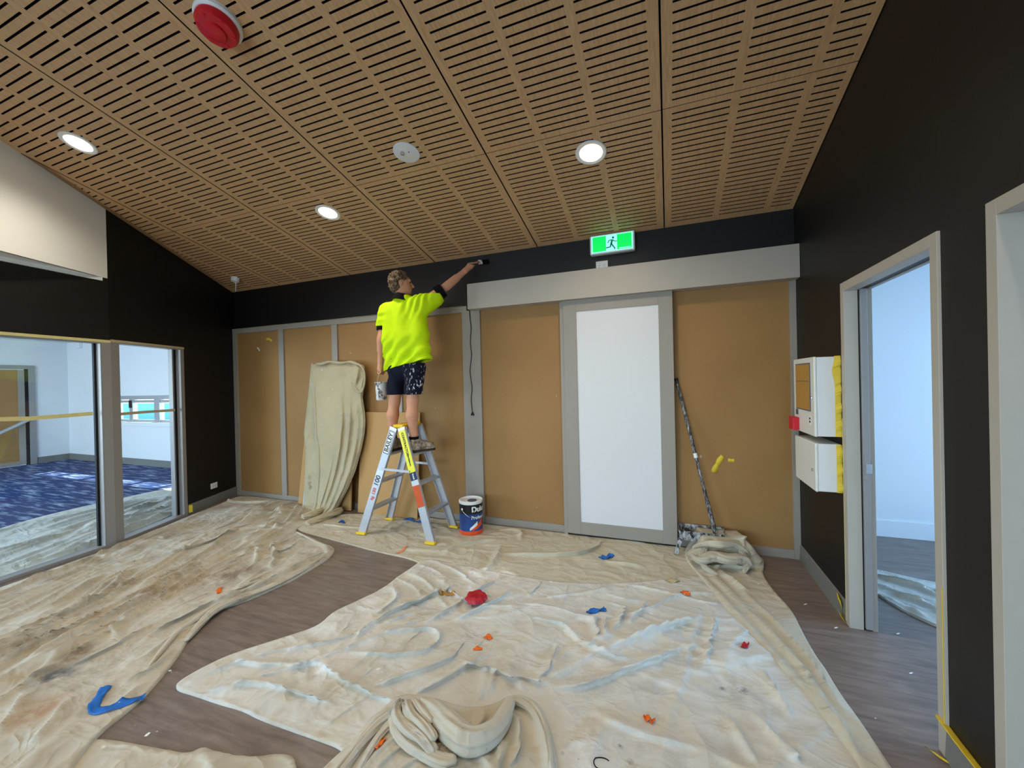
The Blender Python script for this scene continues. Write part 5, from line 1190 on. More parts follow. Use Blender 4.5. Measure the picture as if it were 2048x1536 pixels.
# socks and boots
def boot(an, td, sd_):
    td = np.array(td, float); td /= np.linalg.norm(td)
    ring('sock', an+np.array([0, 0, -0.03]), an+np.array([0, 0, 0.055]), 0.052, 0.050, 'rib_black', 0.008)
    heel = np.array([an[0], an[1], 0])-td*0.055; toe = heel+td*0.285; z = ZST
    b = SDF(np.minimum(heel, toe)-np.array([0.12, 0.12, -z+0.0]), np.maximum(heel, toe)+np.array([0.12, 0.12, z+0.22]), 0.005)
    up = np.array([0, 0, 1.0])
    b.chain([heel+up*(z+0.055), heel+td*0.12+up*(z+0.052), toe-td*0.05+up*(z+0.046)], [0.046, 0.045, 0.046], 0.02)
    b.cone(heel+td*0.05+up*(z+0.06), heel+td*0.055+up*(z+0.125), 0.056, 0.053, 0.03)
    b.cone(heel+td*0.09+up*(z+0.10), toe-td*0.08+up*(z+0.055), 0.040, 0.042, 0.03)
    b.cut((0, 0, z+0.022), (0, 0, -1)); b.cut((0, 0, z+0.138), (0, 0, 1))
    o = b.mesh('boot', MAT['boot'], man, MO)
    s = SDF(np.minimum(heel, toe)-np.array([0.12, 0.12, -z+0.03]), np.maximum(heel, toe)+np.array([0.12, 0.12, z+0.06]), 0.005)
    s.chain([heel+up*(z+0.02), heel+td*0.12+up*(z+0.02), toe-td*0.05+up*(z+0.02)], [0.050, 0.048, 0.050], 0.02)
    s.cut((0, 0, z+0.004), (0, 0, -1)); s.cut((0, 0, z+0.026), (0, 0, 1)); s.mesh('sole', MAT['boot_sole'], o)
    sole = o.children[0]; sole.data.transform(Matrix.Translation(Vector(-MO)))
    lc = heel+td*0.11+up*(z+0.112)
    m = MB()
    side = np.cross(up, td)
    for k in range(4):
        c = heel+td*(0.085+0.028*k)+up*(z+0.145-0.018*k); m.tube([c-side*0.022-MO, c+up*0.004-MO, c+side*0.022-MO], 0.004, 6)
    m.build('laces', MAT['tape_tan'], o)
boot(anL, (0.05, 1, 0), -1); boot(anR, (0.62, 0.78, 0), 1)
# brush held against the wall
def potmat():
    t = NT('pot_splashed'); c = t.mix(t.step(t.noise(22, 5, 0.7, src=t.map((1, 1, 0.5))), 0.50, 0.60), s2l((226, 222, 218)), s2l((88, 80, 78)))
    return t.fin(c, 0.5, 0.35)
MAT['pot'] = potmat()
br = empty('paintbrush', 'paintbrush in the raised hand touching the black wall below the ceiling', 'paintbrush', B0)
wb_ = plain('brush_handle', (196, 150, 110), 0.5, 0.4)
MB().tube([B0-B0, B0+(B1-B0)*0.3-B0, B0+(B1-B0)*0.7-B0, B1-B0], [0.008, 0.013, 0.009, 0.016], 12).build('handle', wb_, br, smooth='all')
e1 = B1+(B2-B1)*0.35
MB().beam(B1-B0, e1-B0, 0.046, 0.018, (0, 0.3, 1)).build('ferrule', MAT['pot'], br, bevel=0.002)
MB().beam(e1-B0, B2-B0, 0.048, 0.016, (0, 0.3, 1)).build('bristles', MAT['matt_black'], br, bevel=0.004)
# paint pot hanging from the other hand
pc = P(760.5, 800, -0.515); pt = P(760.5, 764, -0.515); pcn = np.array([hL[0]+0.005, hL[1], pc[2]]); hh = pt[2]-pc[2]
pot = empty('paint_pot', 'small paint spattered pot hanging from the lowered hand', 'paint pot', pcn)
MB().lathe([(0.0001, 0), (0.052, 0), (0.056, 0.01), (0.064, hh-0.01), (0.069, hh-0.008), (0.069, hh), (0.063, hh), (0.055, 0.012), (0.0001, 0.012)], (0, 0, 0), 36).build('pot_body', MAT['pot'], pot, smooth=True)
MB().lathe([(0.0001, hh*0.6), (0.059, hh*0.6)], (0, 0, 0), 36).build('paint', MAT['ink'], pot)
hz = hL[2]-0.028-pcn[2]
MB().tube([(0, -0.066, hh-0.012), (0, -0.060, hh+0.03), (0, -0.03, hz-0.01), (0, 0, hz), (0, 0.03, hz-0.01), (0, 0.060, hh+0.03), (0, 0.066, hh-0.012)], 0.003, 8).build('handle', MAT['tape_tan'], pot, smooth='all')

# ------------------------------------------------------------------ paint can
zc_ = 0.008; cr = 0.122; chh = 0.345
can = empty('paint_can', 'black and blue paint can with orange base beside the stepladder', 'paint can', (can_c[0], can_c[1], zc_))
def canmat():
    t = NT('can_label'); pos = t.n('SeparateXYZ'); t.l(t.co, pos.inputs[0]); z = pos.outputs['Z']
    c = t.mix(t.step(t.noise(4, 3), 0.3, 0.7), s2l((24, 52, 112)), s2l((34, 84, 150)))
    return t.fin(c, 0.3, 0.45)
MAT['can_blue'] = canmat(); MAT['can_orange'] = plain('can_orange', (232, 84, 34), 0.35, 0.4); MAT['can_black'] = plain('can_black', (14, 15, 20), 0.3, 0.45)
def canring(name, z0, z1, mat, r=cr):
    return MB().lathe([(r, z0), (r, z1)], (0, 0, 0), 48).build(name, MAT[mat], can, smooth='all')
canring('base_band', 0.0, 0.04, 'can_orange'); canring('label_band', 0.04, 0.215, 'can_blue'); canring('top_band', 0.215, 0.318, 'can_black')
MB().lathe([(cr, 0.312), (cr+0.004, 0.318), (cr+0.004, 0.34), (cr-0.004, 0.345), (cr-0.012, 0.338), (cr-0.016, 0.330), (0.0001, 0.332)], (0, 0, 0), 48).build('lid', MAT['white_plastic'], can, smooth=True)
MB().lathe([(0.0001, 0.333), (0.05, 0.333), (0.05, 0.337), (0.0001, 0.338)], (0.02, -0.01, 0), 20).build('lid_paint', MAT['ink_grey'], can)
MB().lathe([(0.0001, 0.0), (cr, 0.0)], (0, 0, 0), 48).build('bottom', MAT['can_orange'], can)
vdir = math.atan2(CAM[1]-can_c[1], CAM[0]-can_c[0])            # the side turned to the camera
def cb(a0, z0, r=cr+0.0012):
    def f(x, y):
        a = vdir+a0+x/cr; return Vector((math.cos(a)*r, math.sin(a)*r, z0+y))
    return f
text_on('lettering', 'Dulux', 0.075, (0, 0, 0), (1, 0, 0), (0, 1, 0), MAT['paper_white'], can, 0.003, cb(0.80, 0.262))
text_on('lettering', 'Professional', 0.047, (0, 0, 0), (1, 0, 0), (0, 1, 0), MAT['paper_white'], can, 0.001, cb(0.95, 0.178))
def label_patch(name, pts, mat, r=cr+0.001):
    m = MB(); m.poly([cb(a, z, r)(0, 0) for a, z in pts]); return m.build(name, MAT[mat], can)
def curved(name, a0, a1, zb0, zt0, zb1, zt1, mat, r=cr+0.0008, n=10):
    m = MB()
    for k in range(n):
        u, w = k/n, (k+1)/n; f = lambda q: (a0+(a1-a0)*q)
        m.quad(cb(f(u), zb0+(zb1-zb0)*u, r)(0, 0), cb(f(w), zb0+(zb1-zb0)*w, r)(0, 0), cb(f(w), zt0+(zt1-zt0)*w, r)(0, 0), cb(f(u), zt0+(zt1-zt0)*u, r)(0, 0))
    return m.build(name, MAT[mat], can)
curved('label_swipe', 0.05, 1.1, 0.042, 0.055, 0.09, 0.165, 'can_orange'); curved('label_swipe', -0.12, 0.55, 0.048, 0.075, 0.10, 0.14, 'paper_white', cr+0.0012)
for k in range(3): curved('label_line', -0.75, -0.35, 0.125-0.02*k, 0.129-0.02*k, 0.125-0.02*k, 0.129-0.02*k, 'ink_grey', cr+0.001)
pts = []
for k in range(15):
    a = vdir-0.85+1.15*k/14; z = 0.262-0.085*math.sin(math.pi*0.5*k/14); pts.append((math.cos(a)*(cr+0.006), math.sin(a)*(cr+0.006), z))
MB().tube(pts, 0.0028, 8).build('bail_handle', MAT['chrome'], can, smooth='all')
a = vdir-0.85; MB().lathe([(0.0001, 0.006), (0.012, 0.004), (0.014, 0)], (math.cos(a)*cr, math.sin(a)*cr, 0.262), 14, (math.cos(a), math.sin(a), 0)).build('handle_ear', MAT['white_plastic'], can)

# ------------------------------------------------------------------ roller tray, pole
def traymat():
    t = NT('tray_spattered'); n = t.noise(30, 5, 0.75, src=t.map((1, 1, 0.6), loc=(2, 0, 0)), dist=0.4); c = t.mix(t.step(n, 0.42, 0.62), s2l((34, 34, 36)), s2l((196, 196, 194)))
    return t.fin(c, 0.4, 0.4)
MAT['spatter'] = traymat()
ty0 = fz(1362, 1104); T0 = np.array([-0.985, -0.24, 0.018])
tr = empty('roller_tray', 'black roller tray caked in white paint under the draped cloth', 'roller tray', T0)
m = MB(); x0, x1, y0, y1 = 0.0, 0.40, 0.02, 0.20
z0, z1 = 0.115, 0.20
for (pa, pb_) in (((x0+0.03, y0), (x1-0.03, y0)), ((x1-0.03, y0), (x1-0.03, y1)), ((x1-0.03, y1), (x0+0.03, y1)), ((x0+0.03, y1), (x0+0.03, y0))):
    cx_, cy_ = (x0+x1)/2, (y0+y1)/2
    def outw(p, s): return (cx_+(p[0]-cx_)*s, cy_+(p[1]-cy_)*s)
    ta, tb_ = outw(pa, 1.12), outw(pb_, 1.12)
    m.quad((*pa, z0), (*pb_, z0), (*tb_, z1), (*ta, z1)); ia, ib = outw(pa, 1.09), outw(pb_, 1.09)
    m.quad((*tb_, z1), (*ta, z1), (*ia, z1), (*ib, z1)); m.quad((*outw(pb_, 0.97), z0+0.004), (*outw(pa, 0.97), z0+0.004), (*ia, z1), (*ib, z1))
m.quad((x0+0.03, y0, z0), (x0+0.03, y1, z0), (x1-0.03, y1, z0), (x1-0.03, y0, z0)); m.quad((x0+0.03, y0, z0+0.004), (x1-0.03, y0, z0+0.004), (x1-0.03, y1, z0+0.004), (x0+0.03, y1, z0+0.004))
m.build('tray_pan', MAT['spatter'], tr)
for (lx, ly, ex, ey) in ((0.03, 0.02, -0.015, -0.02), (0.03, 0.20, -0.015, 0.20), (0.36, 0.02, 0.40, 0.0), (0.36, 0.20, 0.40, 0.20)):
    MB().beam((lx, ly, z0+0.02), (ex, ey, 0.0), 0.018, 0.035, (0, 1, 0)).build('leg', MAT['spatter'], tr, bevel=0.002)
def polemat():
    t = NT('pole_spattered'); n = t.noise(9, 5, 0.75, src=t.map((8, 8, 2.2))); c = t.mix(t.step(n, 0.46, 0.6), s2l((48, 46, 46)), s2l((176, 172, 168)))
    return t.fin(c, 0.45, 0.4)
MAT['pole'] = polemat()
a = P(1431, 1068, -0.16); b = P(1352, 757, -0.028); a[2] = max(a[2], 0.16)
po = empty('roller_pole', 'paint spattered extension pole leaning on the panelled wall', 'roller pole', a)
d_ = b-a
MB().tube([(0, 0, 0), tuple(d_*0.20)], 0.019, 14).build('grip', MAT['pole'], po, smooth=True)
MB().tube([tuple(d_*0.20), tuple(d_*0.99)], 0.0145, 14).build('shaft', MAT['pole'], po, smooth=True)
MB().tube([tuple(d_*0.475), tuple(d_*0.505)], 0.018, 14).build('clamp_collar', MAT['paper_white'], po, smooth=True)
MB().tube([tuple(d_*0.985), tuple(d_)], 0.017, 14).build('end_cap', MAT['gasket'], po, smooth=True)

# ------------------------------------------------------------------ exit sign and outlets
ex = empty('exit_sign', 'lit green exit sign with running figure above the sliding door', 'exit sign', (-1.52, -0.045, 2.825))
MB().box(-0.215, 0.215, -0.028, 0.045, 0.0, 0.19).build('housing', MAT['white_plastic'], ex, bevel=0.012)
MB().box(-0.198, 0.198, -0.032, -0.027, 0.014, 0.176).build('light_panel', MAT['exit_white'], ex, bevel=0.001)
MB().box(-0.186, -0.056, -0.034, -0.0315, 0.022, 0.168).build('green_field', MAT['exit_green'], ex)
MB().box(0.050, 0.186, -0.034, -0.0315, 0.022, 0.168).build('green_field', MAT['exit_green'], ex)
fig = MB()
def bar(p, q, w): fig.beam((p[0], -0.033, p[1]), (q[0], -0.033, q[1]), 0.003, w, (0, 1, 0))
bar((0.006, 0.122), (-0.006, 0.084), 0.017); bar((0.004, 0.122), (-0.026, 0.118), 0.008); bar((-0.026, 0.118), (-0.038, 0.096), 0.008)
bar((0.010, 0.122), (0.026, 0.104), 0.008); bar((0.026, 0.104), (0.050, 0.104), 0.007); bar((-0.004, 0.086), (0.010, 0.062), 0.013); bar((0.010, 0.062), (0.030, 0.036), 0.011)
bar((-0.008, 0.086), (-0.014, 0.054), 0.012); bar((-0.014, 0.054), (-0.056, 0.050), 0.010); bar((0.030, 0.036), (0.022, 0.026), 0.008)
fig.build('running_figure', MAT['exit_figure'], ex)
MB().lathe([(0.011, 0), (0.011, 0.003), (0.0001, 0.003)], (0.013, -0.0315, 0.142), 16, (0, -1, 0)).build('figure_head', MAT['exit_figure'], ex)
MB().box(0.07, 0.176, -0.0352, -0.034, 0.028, 0.036).build('maker_strip', MAT['exit_white'], ex)
def outlet(label, o_, ax, n_, w=0.118, h=0.072, slots=2):
    e = empty('power_outlet', label, 'outlet', o_); ax = Vector(ax); n_ = Vector(n_)
    def bx(name, c, sx, sz, d0, d1, mat, bev=0.0):
        p = []
        for z in (c[1]-sz/2, c[1]+sz/2):
            for (s1, s2) in ((-1, d0), (1, d0), (1, d1), (-1, d1)): p.append(ax*(c[0]+s1*sx/2)+n_*s2+Vector((0, 0, z)))
        return MB().hexa(p).build(name, MAT[mat], e, bevel=bev)
    bx('plate', (0, 0), w, h, 0, 0.009, 'white_plastic', 0.003)
    for k in range(slots):
        c = (k-(slots-1)/2)*w*0.44
        bx('switch', (c, h*0.22), 0.016, 0.012, 0.009, 0.013, 'cream_metal')
        for s in (-1, 1): bx('pin_slot', (c+s*0.008, -0.006), 0.003, 0.009, 0.009, 0.0095, 'ink')
        bx('pin_slot', (c, -0.022), 0.003, 0.009, 0.009, 0.0095, 'ink')
    return e
outlet('white power point on the black wall below the exit sign', (-1.63, 0.0, 2.737), (1, 0, 0), (0, -1, 0))
oL = onLp(427.5, 971, 0.0); outlet('white power point low on the black wall beside the glazing', oL, tuple(-dL)+(0,), tuple(nL)+(0,), 0.12, 0.075)

# ------------------------------------------------------------------ hanging flex with plug
pts = [P(x, y, -0.042) for x, y in ((938.5, 617), (940, 640), (942.5, 655), (941, 672), (940.5, 690), (943.5, 708), (941.5, 726), (939.5, 742), (942, 760), (944.5, 778), (942, 795), (943, 812), (945, 826))]
fl_ = empty('power_flex', 'black power flex with plug hanging down the wide grey post', 'cable', pts[-1])
MB().tube([tuple(p-pts[-1]) for p in smooth_line(np.array(pts))], 0.0045, 8).build('cord', MAT['plug_black'], fl_, smooth='all')
MB().lathe([(0.006, 0.012), (0.012, 0.0), (0.018, -0.012), (0.018, -0.028), (0.0001, -0.028)], (0, 0, 0), 16).build('plug', MAT['plug_black'], fl_, smooth=True)
for s in (-1, 1): MB().box(s*0.008-0.003, s*0.008+0.003, -0.001, 0.001, -0.044, -0.028).build('pin', MAT['chrome'], fl_)

# ------------------------------------------------------------------ white wall boxes on the right wall
def wallbox(name, label, y0, y1, z0, z1, d=0.142):
    e = empty(name, label, 'control box', (0, (y0+y1)/2, z0)); oy = (y0+y1)/2
    def pb(n_, b, mat, bev=0.0):
        X0, X1, Y0, Y1, Z0, Z1 = b; return MB().box(X0, X1, Y0-oy, Y1-oy, Z0-z0, Z1-z0).build(n_, MAT[mat], e, bevel=bev)
    pb('case', (-d+0.018, 0.0, y0, y1, z0, z1), 'white_plastic', 0.004)
    return e, pb
e1_, pw = wallbox('alarm_box', 'white fire panel box with brown card behind its door window', -0.927, -0.482, 1.174, 1.696)
door = pw('door', (-0.142, -0.124, -0.93, -0.479, 1.171, 1.699), 'cream_metal', 0.006)
yy = [fx(1592.5, 729, -0.142)[1], fx(1619.5, 735, -0.142)[1]]; zz = [1.342, 1.655]
pw('window_frame', (-0.146, -0.1415, yy[1]-0.008, yy[0]+0.008, zz[0]-0.008, zz[1]+0.008), 'ink_grey')
pw('window_card', (-0.148, -0.1455, yy[1], yy[0], zz[0], zz[1]), 'carton'); pw('card_fold', (-0.1488, -0.148, yy[1]+0.01, yy[0]-0.01, 1.535, 1.539), 'ink_grey')
pw('lock', (-0.152, -0.142, -0.905, -0.889, 1.42, 1.436), 'chrome', 0.003)
MAT['label_red'] = plain('label_red', (200, 20, 40), 0.4, 0.4)
pw('call_point', (-0.182, -0.142, -0.60, -0.487, 1.178, 1.272), 'label_red', 0.004)
pw('notice', (-0.1432, -0.142, -0.86, -0.82, 1.245, 1.30), 'paper_white'); pw('notice_print', (-0.1440, -0.1432, -0.852, -0.828, 1.256, 1.27), 'ink'); pw('notice_print', (-0.1440, -0.1432, -0.852, -0.828, 1.278, 1.292), 'ink')
pw('notice', (-0.1432, -0.142, -0.58, -0.52, 1.29, 1.33), 'ink_grey')
e2_, pw2 = wallbox('meter_box', 'plain white box with round lock below the fire panel', -0.925, -0.485, 0.812, 1.126)
pw2('door', (-0.142, -0.124, -0.928, -0.482, 0.809, 1.129), 'cream_metal', 0.006); pw2('lock', (-0.150, -0.142, -0.895, -0.875, 0.935, 0.955), 'chrome', 0.003)
def wavy_tape(name, label, z0, z1, y, x0, blob=False):
    m = MB(); n = 28; rg = random.Random(int(z0*1000))
    for k in range(n):
        za, zb_ = z0+(z1-z0)*k/n, z0+(z1-z0)*(k+1)/n
        wa = 0.010*math.sin(za*31)+0.004*math.sin(za*77); wb2 = 0.010*math.sin(zb_*31)+0.004*math.sin(zb_*77)
        bl = lambda z: 0.014*math.exp(-((z-(z1-0.10))/0.05)**2) if blob else 0
        m.hexa([(x0-bl(za), y-0.0015, za), (0.0, y-0.004-abs(wa), za), (0.0, y, za), (x0-bl(za), y, za), (x0-bl(zb_), y-0.0015, zb_), (0.0, y-0.004-abs(wb2), zb_), (0.0, y, zb_), (x0-bl(zb_), y, zb_)])
    return tag(m.build(name, MAT['tape_yellow']), label, 'tape')
wavy_tape('masking_tape', 'ragged yellow masking tape down the side of the fire panel', 1.176, 1.70, -0.931, -0.03, True)
wavy_tape('masking_tape', 'ragged yellow masking tape down the side of the plain white box', 0.812, 1.124, -0.929, -0.028)
# tape along the door frame edge and skirting
strip('masking_tape', [(-0.0135, D1a-0.002, 0.02), (-0.0135, D1a-0.003, 1.3)], 0.005, 'tape_pale', 'thin yellow masking tape up the door frame beside the white boxes', up=(0, 1, 0))
strip('masking_tape', [(-0.0135, D1b+0.004, 0.14), (-0.0135, D1b+0.003, 0.7)], 0.005, 'tape_yellow', 'thin yellow masking tape on the door frame above the short skirting', up=(0, 1, 0))
def ribbon(name, label, pts, w, mat, cat, crumple=0.004, lift=0.004, seed=0, on=True, wdir=None):
    """a crumpled strip lying on whatever is below it"""
    rg = random.Random(seed); pts = smooth_line(np.array([[p[0], p[1], 0.0 if len(p) < 3 else p[2]] for p in pts]), 2); n = len(pts); V = []; F = []
    nw = 5
    for i, p in enumerate(pts):
        d = pts[min(i+1, n-1)]-pts[max(i-1, 0)]; d /= np.linalg.norm(d)+1e-9; sd_ = np.array([-d[1], d[0], 0]) if wdir is None else np.array(wdir, float)
        ww = w*(0.88+0.24*rg.random())*(0.55 if i in (0, n-1) else 1)
        for j in range(nw):
            q = p+sd_*(j/(nw-1)-0.5)*ww
            z = (surf_z(q[0], q[1]) if on else q[2])+lift+0.7*crumple*rg.random()+crumple*0.8*math.sin(i*0.9+j*0.7); V.append((q[0], q[1], z if on else q[2]+crumple*rg.random()))
    N = len(V); V2 = [(a, b, c-0.0016) for a, b, c in V]
    for i in range(n-1):
        for j in range(nw-1):
            a = i*nw+j; F.append((a, a+nw, a+nw+1, a+1)); F.append((N+a, N+a+1, N+a+nw+1, N+a+nw))
    ring_ = [j for j in range(nw)]+[i*nw+nw-1 for i in range(1, n)]+[(n-1)*nw+j for j in range(nw-2, -1, -1)]+[i*nw for i in range(n-2, 0, -1)]
    for i in range(len(ring_)): a, b = ring_[i], ring_[(i+1) % len(ring_)]; F.append((a, b, N+b, N+a))
    o = mesh_np(name, V+V2, np.array(F), MAT[mat], smooth=False)
    return tag(o, label, cat)
def fp(x, y, z=0.01): p = fz(x, y, z); return (p[0], p[1])
ribbon('blue_tape', 'long bent strip of blue tape on the stained drop cloth', [fp(213, 1376), fp(200, 1395), fp(184, 1421), fp(200, 1428), fp(240, 1415), fp(270, 1404), fp(290, 1398)], 0.045, 'blue_tape', 'tape', 0.006, 0.006, 1)
ribbon('blue_tape', 'twisted scrap of blue tape on the plain cloth before the sliding door', [fp(1200, 1119), fp(1208, 1117), fp(1218, 1114), (fp(1224, 1110))], 0.05, 'blue_tape', 'tape', 0.012, 0.006, 2)
ribbon('blue_tape', 'crumpled scrap of blue tape among fanned folds of the paint flecked cloth', [fp(1175, 1231), fp(1186, 1227), fp(1200, 1224), fp(1212, 1223)], 0.042, 'blue_tape', 'tape', 0.010, 0.006, 3)
ribbon('blue_tape', 'loose loop of blue tape behind the stepladder legs', [fp(808, 1040), fp(818, 1037), fp(832, 1043), fp(845, 1044), fp(862, 1047)], 0.05, 'blue_tape', 'tape', 0.012, 0.006, 4)
ribbon('blue_tape', 'tiny scrap of blue tape near the foot of the hung cloth', [fp(679, 1045), fp(684, 1041), fp(688, 1046)], 0.035, 'blue_tape', 'tape', 0.010, 0.005, 5)
ribbon('blue_tape', 'small scrap of blue tape at the foot of the sliding door', [fp(1268, 1083), fp(1273, 1081), fp(1279, 1083)], 0.035, 'blue_tape', 'tape', 0.010, 0.006, 6)
ribbon('blue_tape', 'pinch of blue tape beside the red paint lid', [fp(936, 1193), fp(939, 1191.5), fp(942, 1191)], 0.02, 'blue_tape', 'tape', 0.006, 0.006, 7)
ribbon('orange_scrap', 'small orange scrap on the edge folds of the stained cloth', [fp(438, 1188), fp(438, 1182), fp(441, 1177)], 0.03, 'orange_scrap', 'scrap', 0.006, 0.006, 8)
ribbon('orange_scrap', 'peach coloured torn scrap near the stepladder foot', [fp(793, 1107), fp(800, 1104), fp(808, 1100), fp(813, 1094)], 0.035, 'peach_scrap', 'scrap', 0.004, 0.004, 9)
ribbon('orange_scrap', 'round orange scrap on the paint flecked cloth', [fp(970, 1279), fp(976, 1276), fp(982, 1280)], 0.035, 'orange_scrap', 'scrap', 0.008, 0.006, 10)
ribbon('orange_scrap', 'short flat orange strip on the paint flecked cloth', [fp(946, 1300), fp(955, 1299), fp(965, 1298)], 0.024, 'orange_scrap', 'scrap', 0.003, 0.004, 11)
ribbon('orange_scrap', 'curled orange strip lying on smooth part of the paint flecked cloth', [fp(1287, 1437), fp(1294, 1440), fp(1302, 1443), fp(1308, 1448)], 0.028, 'orange_scrap', 'scrap', 0.010, 0.008, 12)
ribbon('orange_scrap', 'orange strip on the bunched up drop cloth', [fp(749, 1500, 0.03), fp(757, 1490, 0.03), fp(768, 1476, 0.03)], 0.034, 'orange_scrap', 'scrap', 0.006, 0.006, 13)
ribbon('orange_scrap', 'orange strip at the upper edge of the paint flecked cloth', [fp(1361, 1188), fp(1370, 1189), fp(1381, 1191)], 0.04, 'orange_scrap', 'scrap', 0.003, 0.005, 14)
ribbon('red_scrap', 'small red scrap beside the gathered cloth strip', [fp(1487, 1302), fp(1491, 1297), fp(1493, 1292)], 0.03, 'red_matt', 'scrap', 0.006, 0.006, 15)
ribbon('brown_tape', 'short brown strip of tape on the paint flecked cloth', [fp(880, 1191), fp(895, 1190), fp(911, 1190)], 0.035, 'carton', 'tape', 0.003, 0.004, 16)
ribbon('card_offcut', 'torn card offcut with white edge near the paint tray', [fp(1332, 1164), fp(1343, 1163), fp(1357, 1161)], 0.05, 'tape_tan', 'card', 0.008, 0.004, 17)
ribbon('paper_scrap', 'small white paper scrap on the bare vinyl floor', [fp(291, 1474, 0), fp(295, 1470, 0), fp(300, 1466, 0)], 0.014, 'paper_white', 'paper', 0.001, 0.003, 18)
for i, (x, y, w) in enumerate(((340, 1348, 'near the edge of the stained cloth'), (1518, 1172, 'lying on the gathered strip of drop cloth'), (1611, 1209, 'on bare floor between the gathered strip and the skirting'), (1822, 1347, 'on bare floor out in the doorway'), (1672, 1256, 'on bare floor just short of the taped door frame'), (1796, 1268, 'on bare floor before the cloth in the doorway'))):
    ribbon('paint_fleck', 'white paint fleck '+w, [fp(x-3, y+1, 0), fp(x, y, 0), fp(x+3, y-1, 0)], 0.007, 'paper_white', 'paint fleck', 0.001, 0.0028, 30+i)['group'] = 'white paint flecks about the floor'
# red lid, scalloped like a crumpled plastic cap
c = fz(953, 1205, 0.02); zl = max(surf_z(c[0]+dx, c[1]+dy) for dx in (-0.07, 0, 0.07) for dy in (-0.05, 0, 0.05))-0.002
m = MB(); n = 48; prof = [(0.0, 0.030), (0.030, 0.028), (0.040, 0.034), (0.062, 0.030), (0.075, 0.012), (0.077, 0.0)]
for r, h in prof:
    for j in range(n):
        a = 2*math.pi*j/n; k = 1+0.07*math.sin(9*a)*(r/0.077); m.v.append((c[0]+r*k*math.cos(a), c[1]+r*k*math.sin(a), zl+h+0.004*math.sin(5*a+r*90)))
for i in range(len(prof)-1):
    for j in range(n): a = i*n+j; b = i*n+(j+1) % n; m.f.append((a, b, b+n, a+n))
tag(m.build('crumpled_plastic_disc', MAT['red_matt'], smooth='all'), 'round crumpled red plastic disc on the paint flecked cloth', 'scrap')
# yellow tape scraps on the brown panels and skirtings
def wall_scrap(label, pts, w, mat='tape_yellow', Y=-0.0085, th=0.0015, name='masking_tape'):
    return strip(name, [P(x, y, Y) for x, y in pts], w, mat, label, th=th, up=(0, 1, 0)) if False else _ws(label, pts, w, mat, Y, name)
def _ws(label, pts, w, mat, Y, name):
    q = smooth_line(np.array([P(x, y, Y) for x, y in pts]), 1); V = []; n = len(q)
    for i, p in enumerate(q):
        d = q[min(i+1, n-1)]-q[max(i-1, 0)]; s = np.array([-d[2], 0, d[0]]); s /= np.linalg.norm(s)+1e-9; ww = w*(0.8+0.4*math.sin(i*2.1)**2)
        V += [p-s*ww/2, p+s*ww/2]
    V += [v+np.array([0, 0.0025, 0]) for v in V[:2*n]]; F = []
    for i in range(n-1): a = 2*i; F += [(a, a+1, a+3, a+2), (2*n+a, 2*n+a+2, 2*n+a+3, 2*n+a+1), (a, a+2, 2*n+a+2, 2*n+a), (a+1, 2*n+a+1, 2*n+a+3, a+3)]
    F += [(0, 2*n, 2*n+1, 1), (2*n-2, 2*n-1, 4*n-1, 4*n-2)]
    return tag(mesh_np(name, V, np.array(F), MAT[mat], smooth=False), label, 'tape')
wall_scrap('yellow tape strip stuck aslant on the brown panel near the leaning pole', [(1427, 945), (1433, 932), (1440, 920), (1446, 912)], 0.045)
wall_scrap('small yellow tape scrap on the brown panel near the leaning pole', [(1456, 920), (1462, 921), (1469, 921)], 0.03)
wall_scrap('yellow tape scrap at the top of the narrow brown panel in the corner', [(532, 679), (538, 677), (543, 682)], 0.03)
wall_scrap('white tape scrap on the narrow brown panel in the corner', [(514, 695), (517, 698), (519, 702)], 0.02, 'paper_white')
ribbon('masking_tape', 'yellow tape scrap folded over the skirting near the white boxes', [(-0.018, -0.86, 0.11), (-0.020, -0.90, 0.105), (-0.022, -0.945, 0.085)], 0.05, 'tape_yellow', 'tape', 0.003, 0.0, 20, on=False, wdir=(-0.1, 0, 1))
ribbon('masking_tape', 'yellow tape crumpled where skirting meets the first door frame', [(-0.024, -0.93, 0.03), (-0.026, -0.96, 0.03), (-0.03, -0.99, 0.02)], 0.06, 'tape_yellow', 'tape', 0.004, 0.0, 21, on=False, wdir=(-0.5, 0, 0.8))
ribbon('masking_tape', 'long yellow tape strip along the top of the short skirting', [(-0.012, -1.925, 0.146), (-0.014, -2.0, 0.140), (-0.014, -2.12, 0.136), (-0.014, -2.234, 0.136)], 0.03, 'tape_yellow', 'tape', 0.002, 0.0, 22, on=False, wdir=(-1, 0, 0.25))
ribbon('masking_tape', 'yellow tape scrap on the floor by the short skirting', [(-0.05, -1.945, 0.006), (-0.035, -1.96, 0.006), (-0.025, -1.985, 0.006)], 0.04, 'tape_yellow', 'tape', 0.004, 0.0, 24, on=False, wdir=(-0.7, 0.7, 0))
strip('masking_tape', [(-0.0135, D2a-0.025, 0.02), (-0.0135, D2a-0.025, 0.22)], 0.03, 'tape_pale', 'pale yellow tape at the foot of the pale door frame', up=(0, 1, 0))
p = onL(0.925, 0.018); o = MB().box(p[0]-0.02, p[0]+0.02, p[1]-0.02, p[1]+0.02, 0.03, 0.12).build('masking_tape', MAT['tape_yellow'], bevel=0.004); tag(o, 'yellow tape wrapped on the skirting end beside the narrow pane', 'tape')
strip('masking_tape', [(-7.04, -0.031, 2.457), (-3.2, -0.031, 2.457)], 0.022, 'tape_tan', 'pale tape along the top rail of the panelled partition', up=(0, 1, 0))

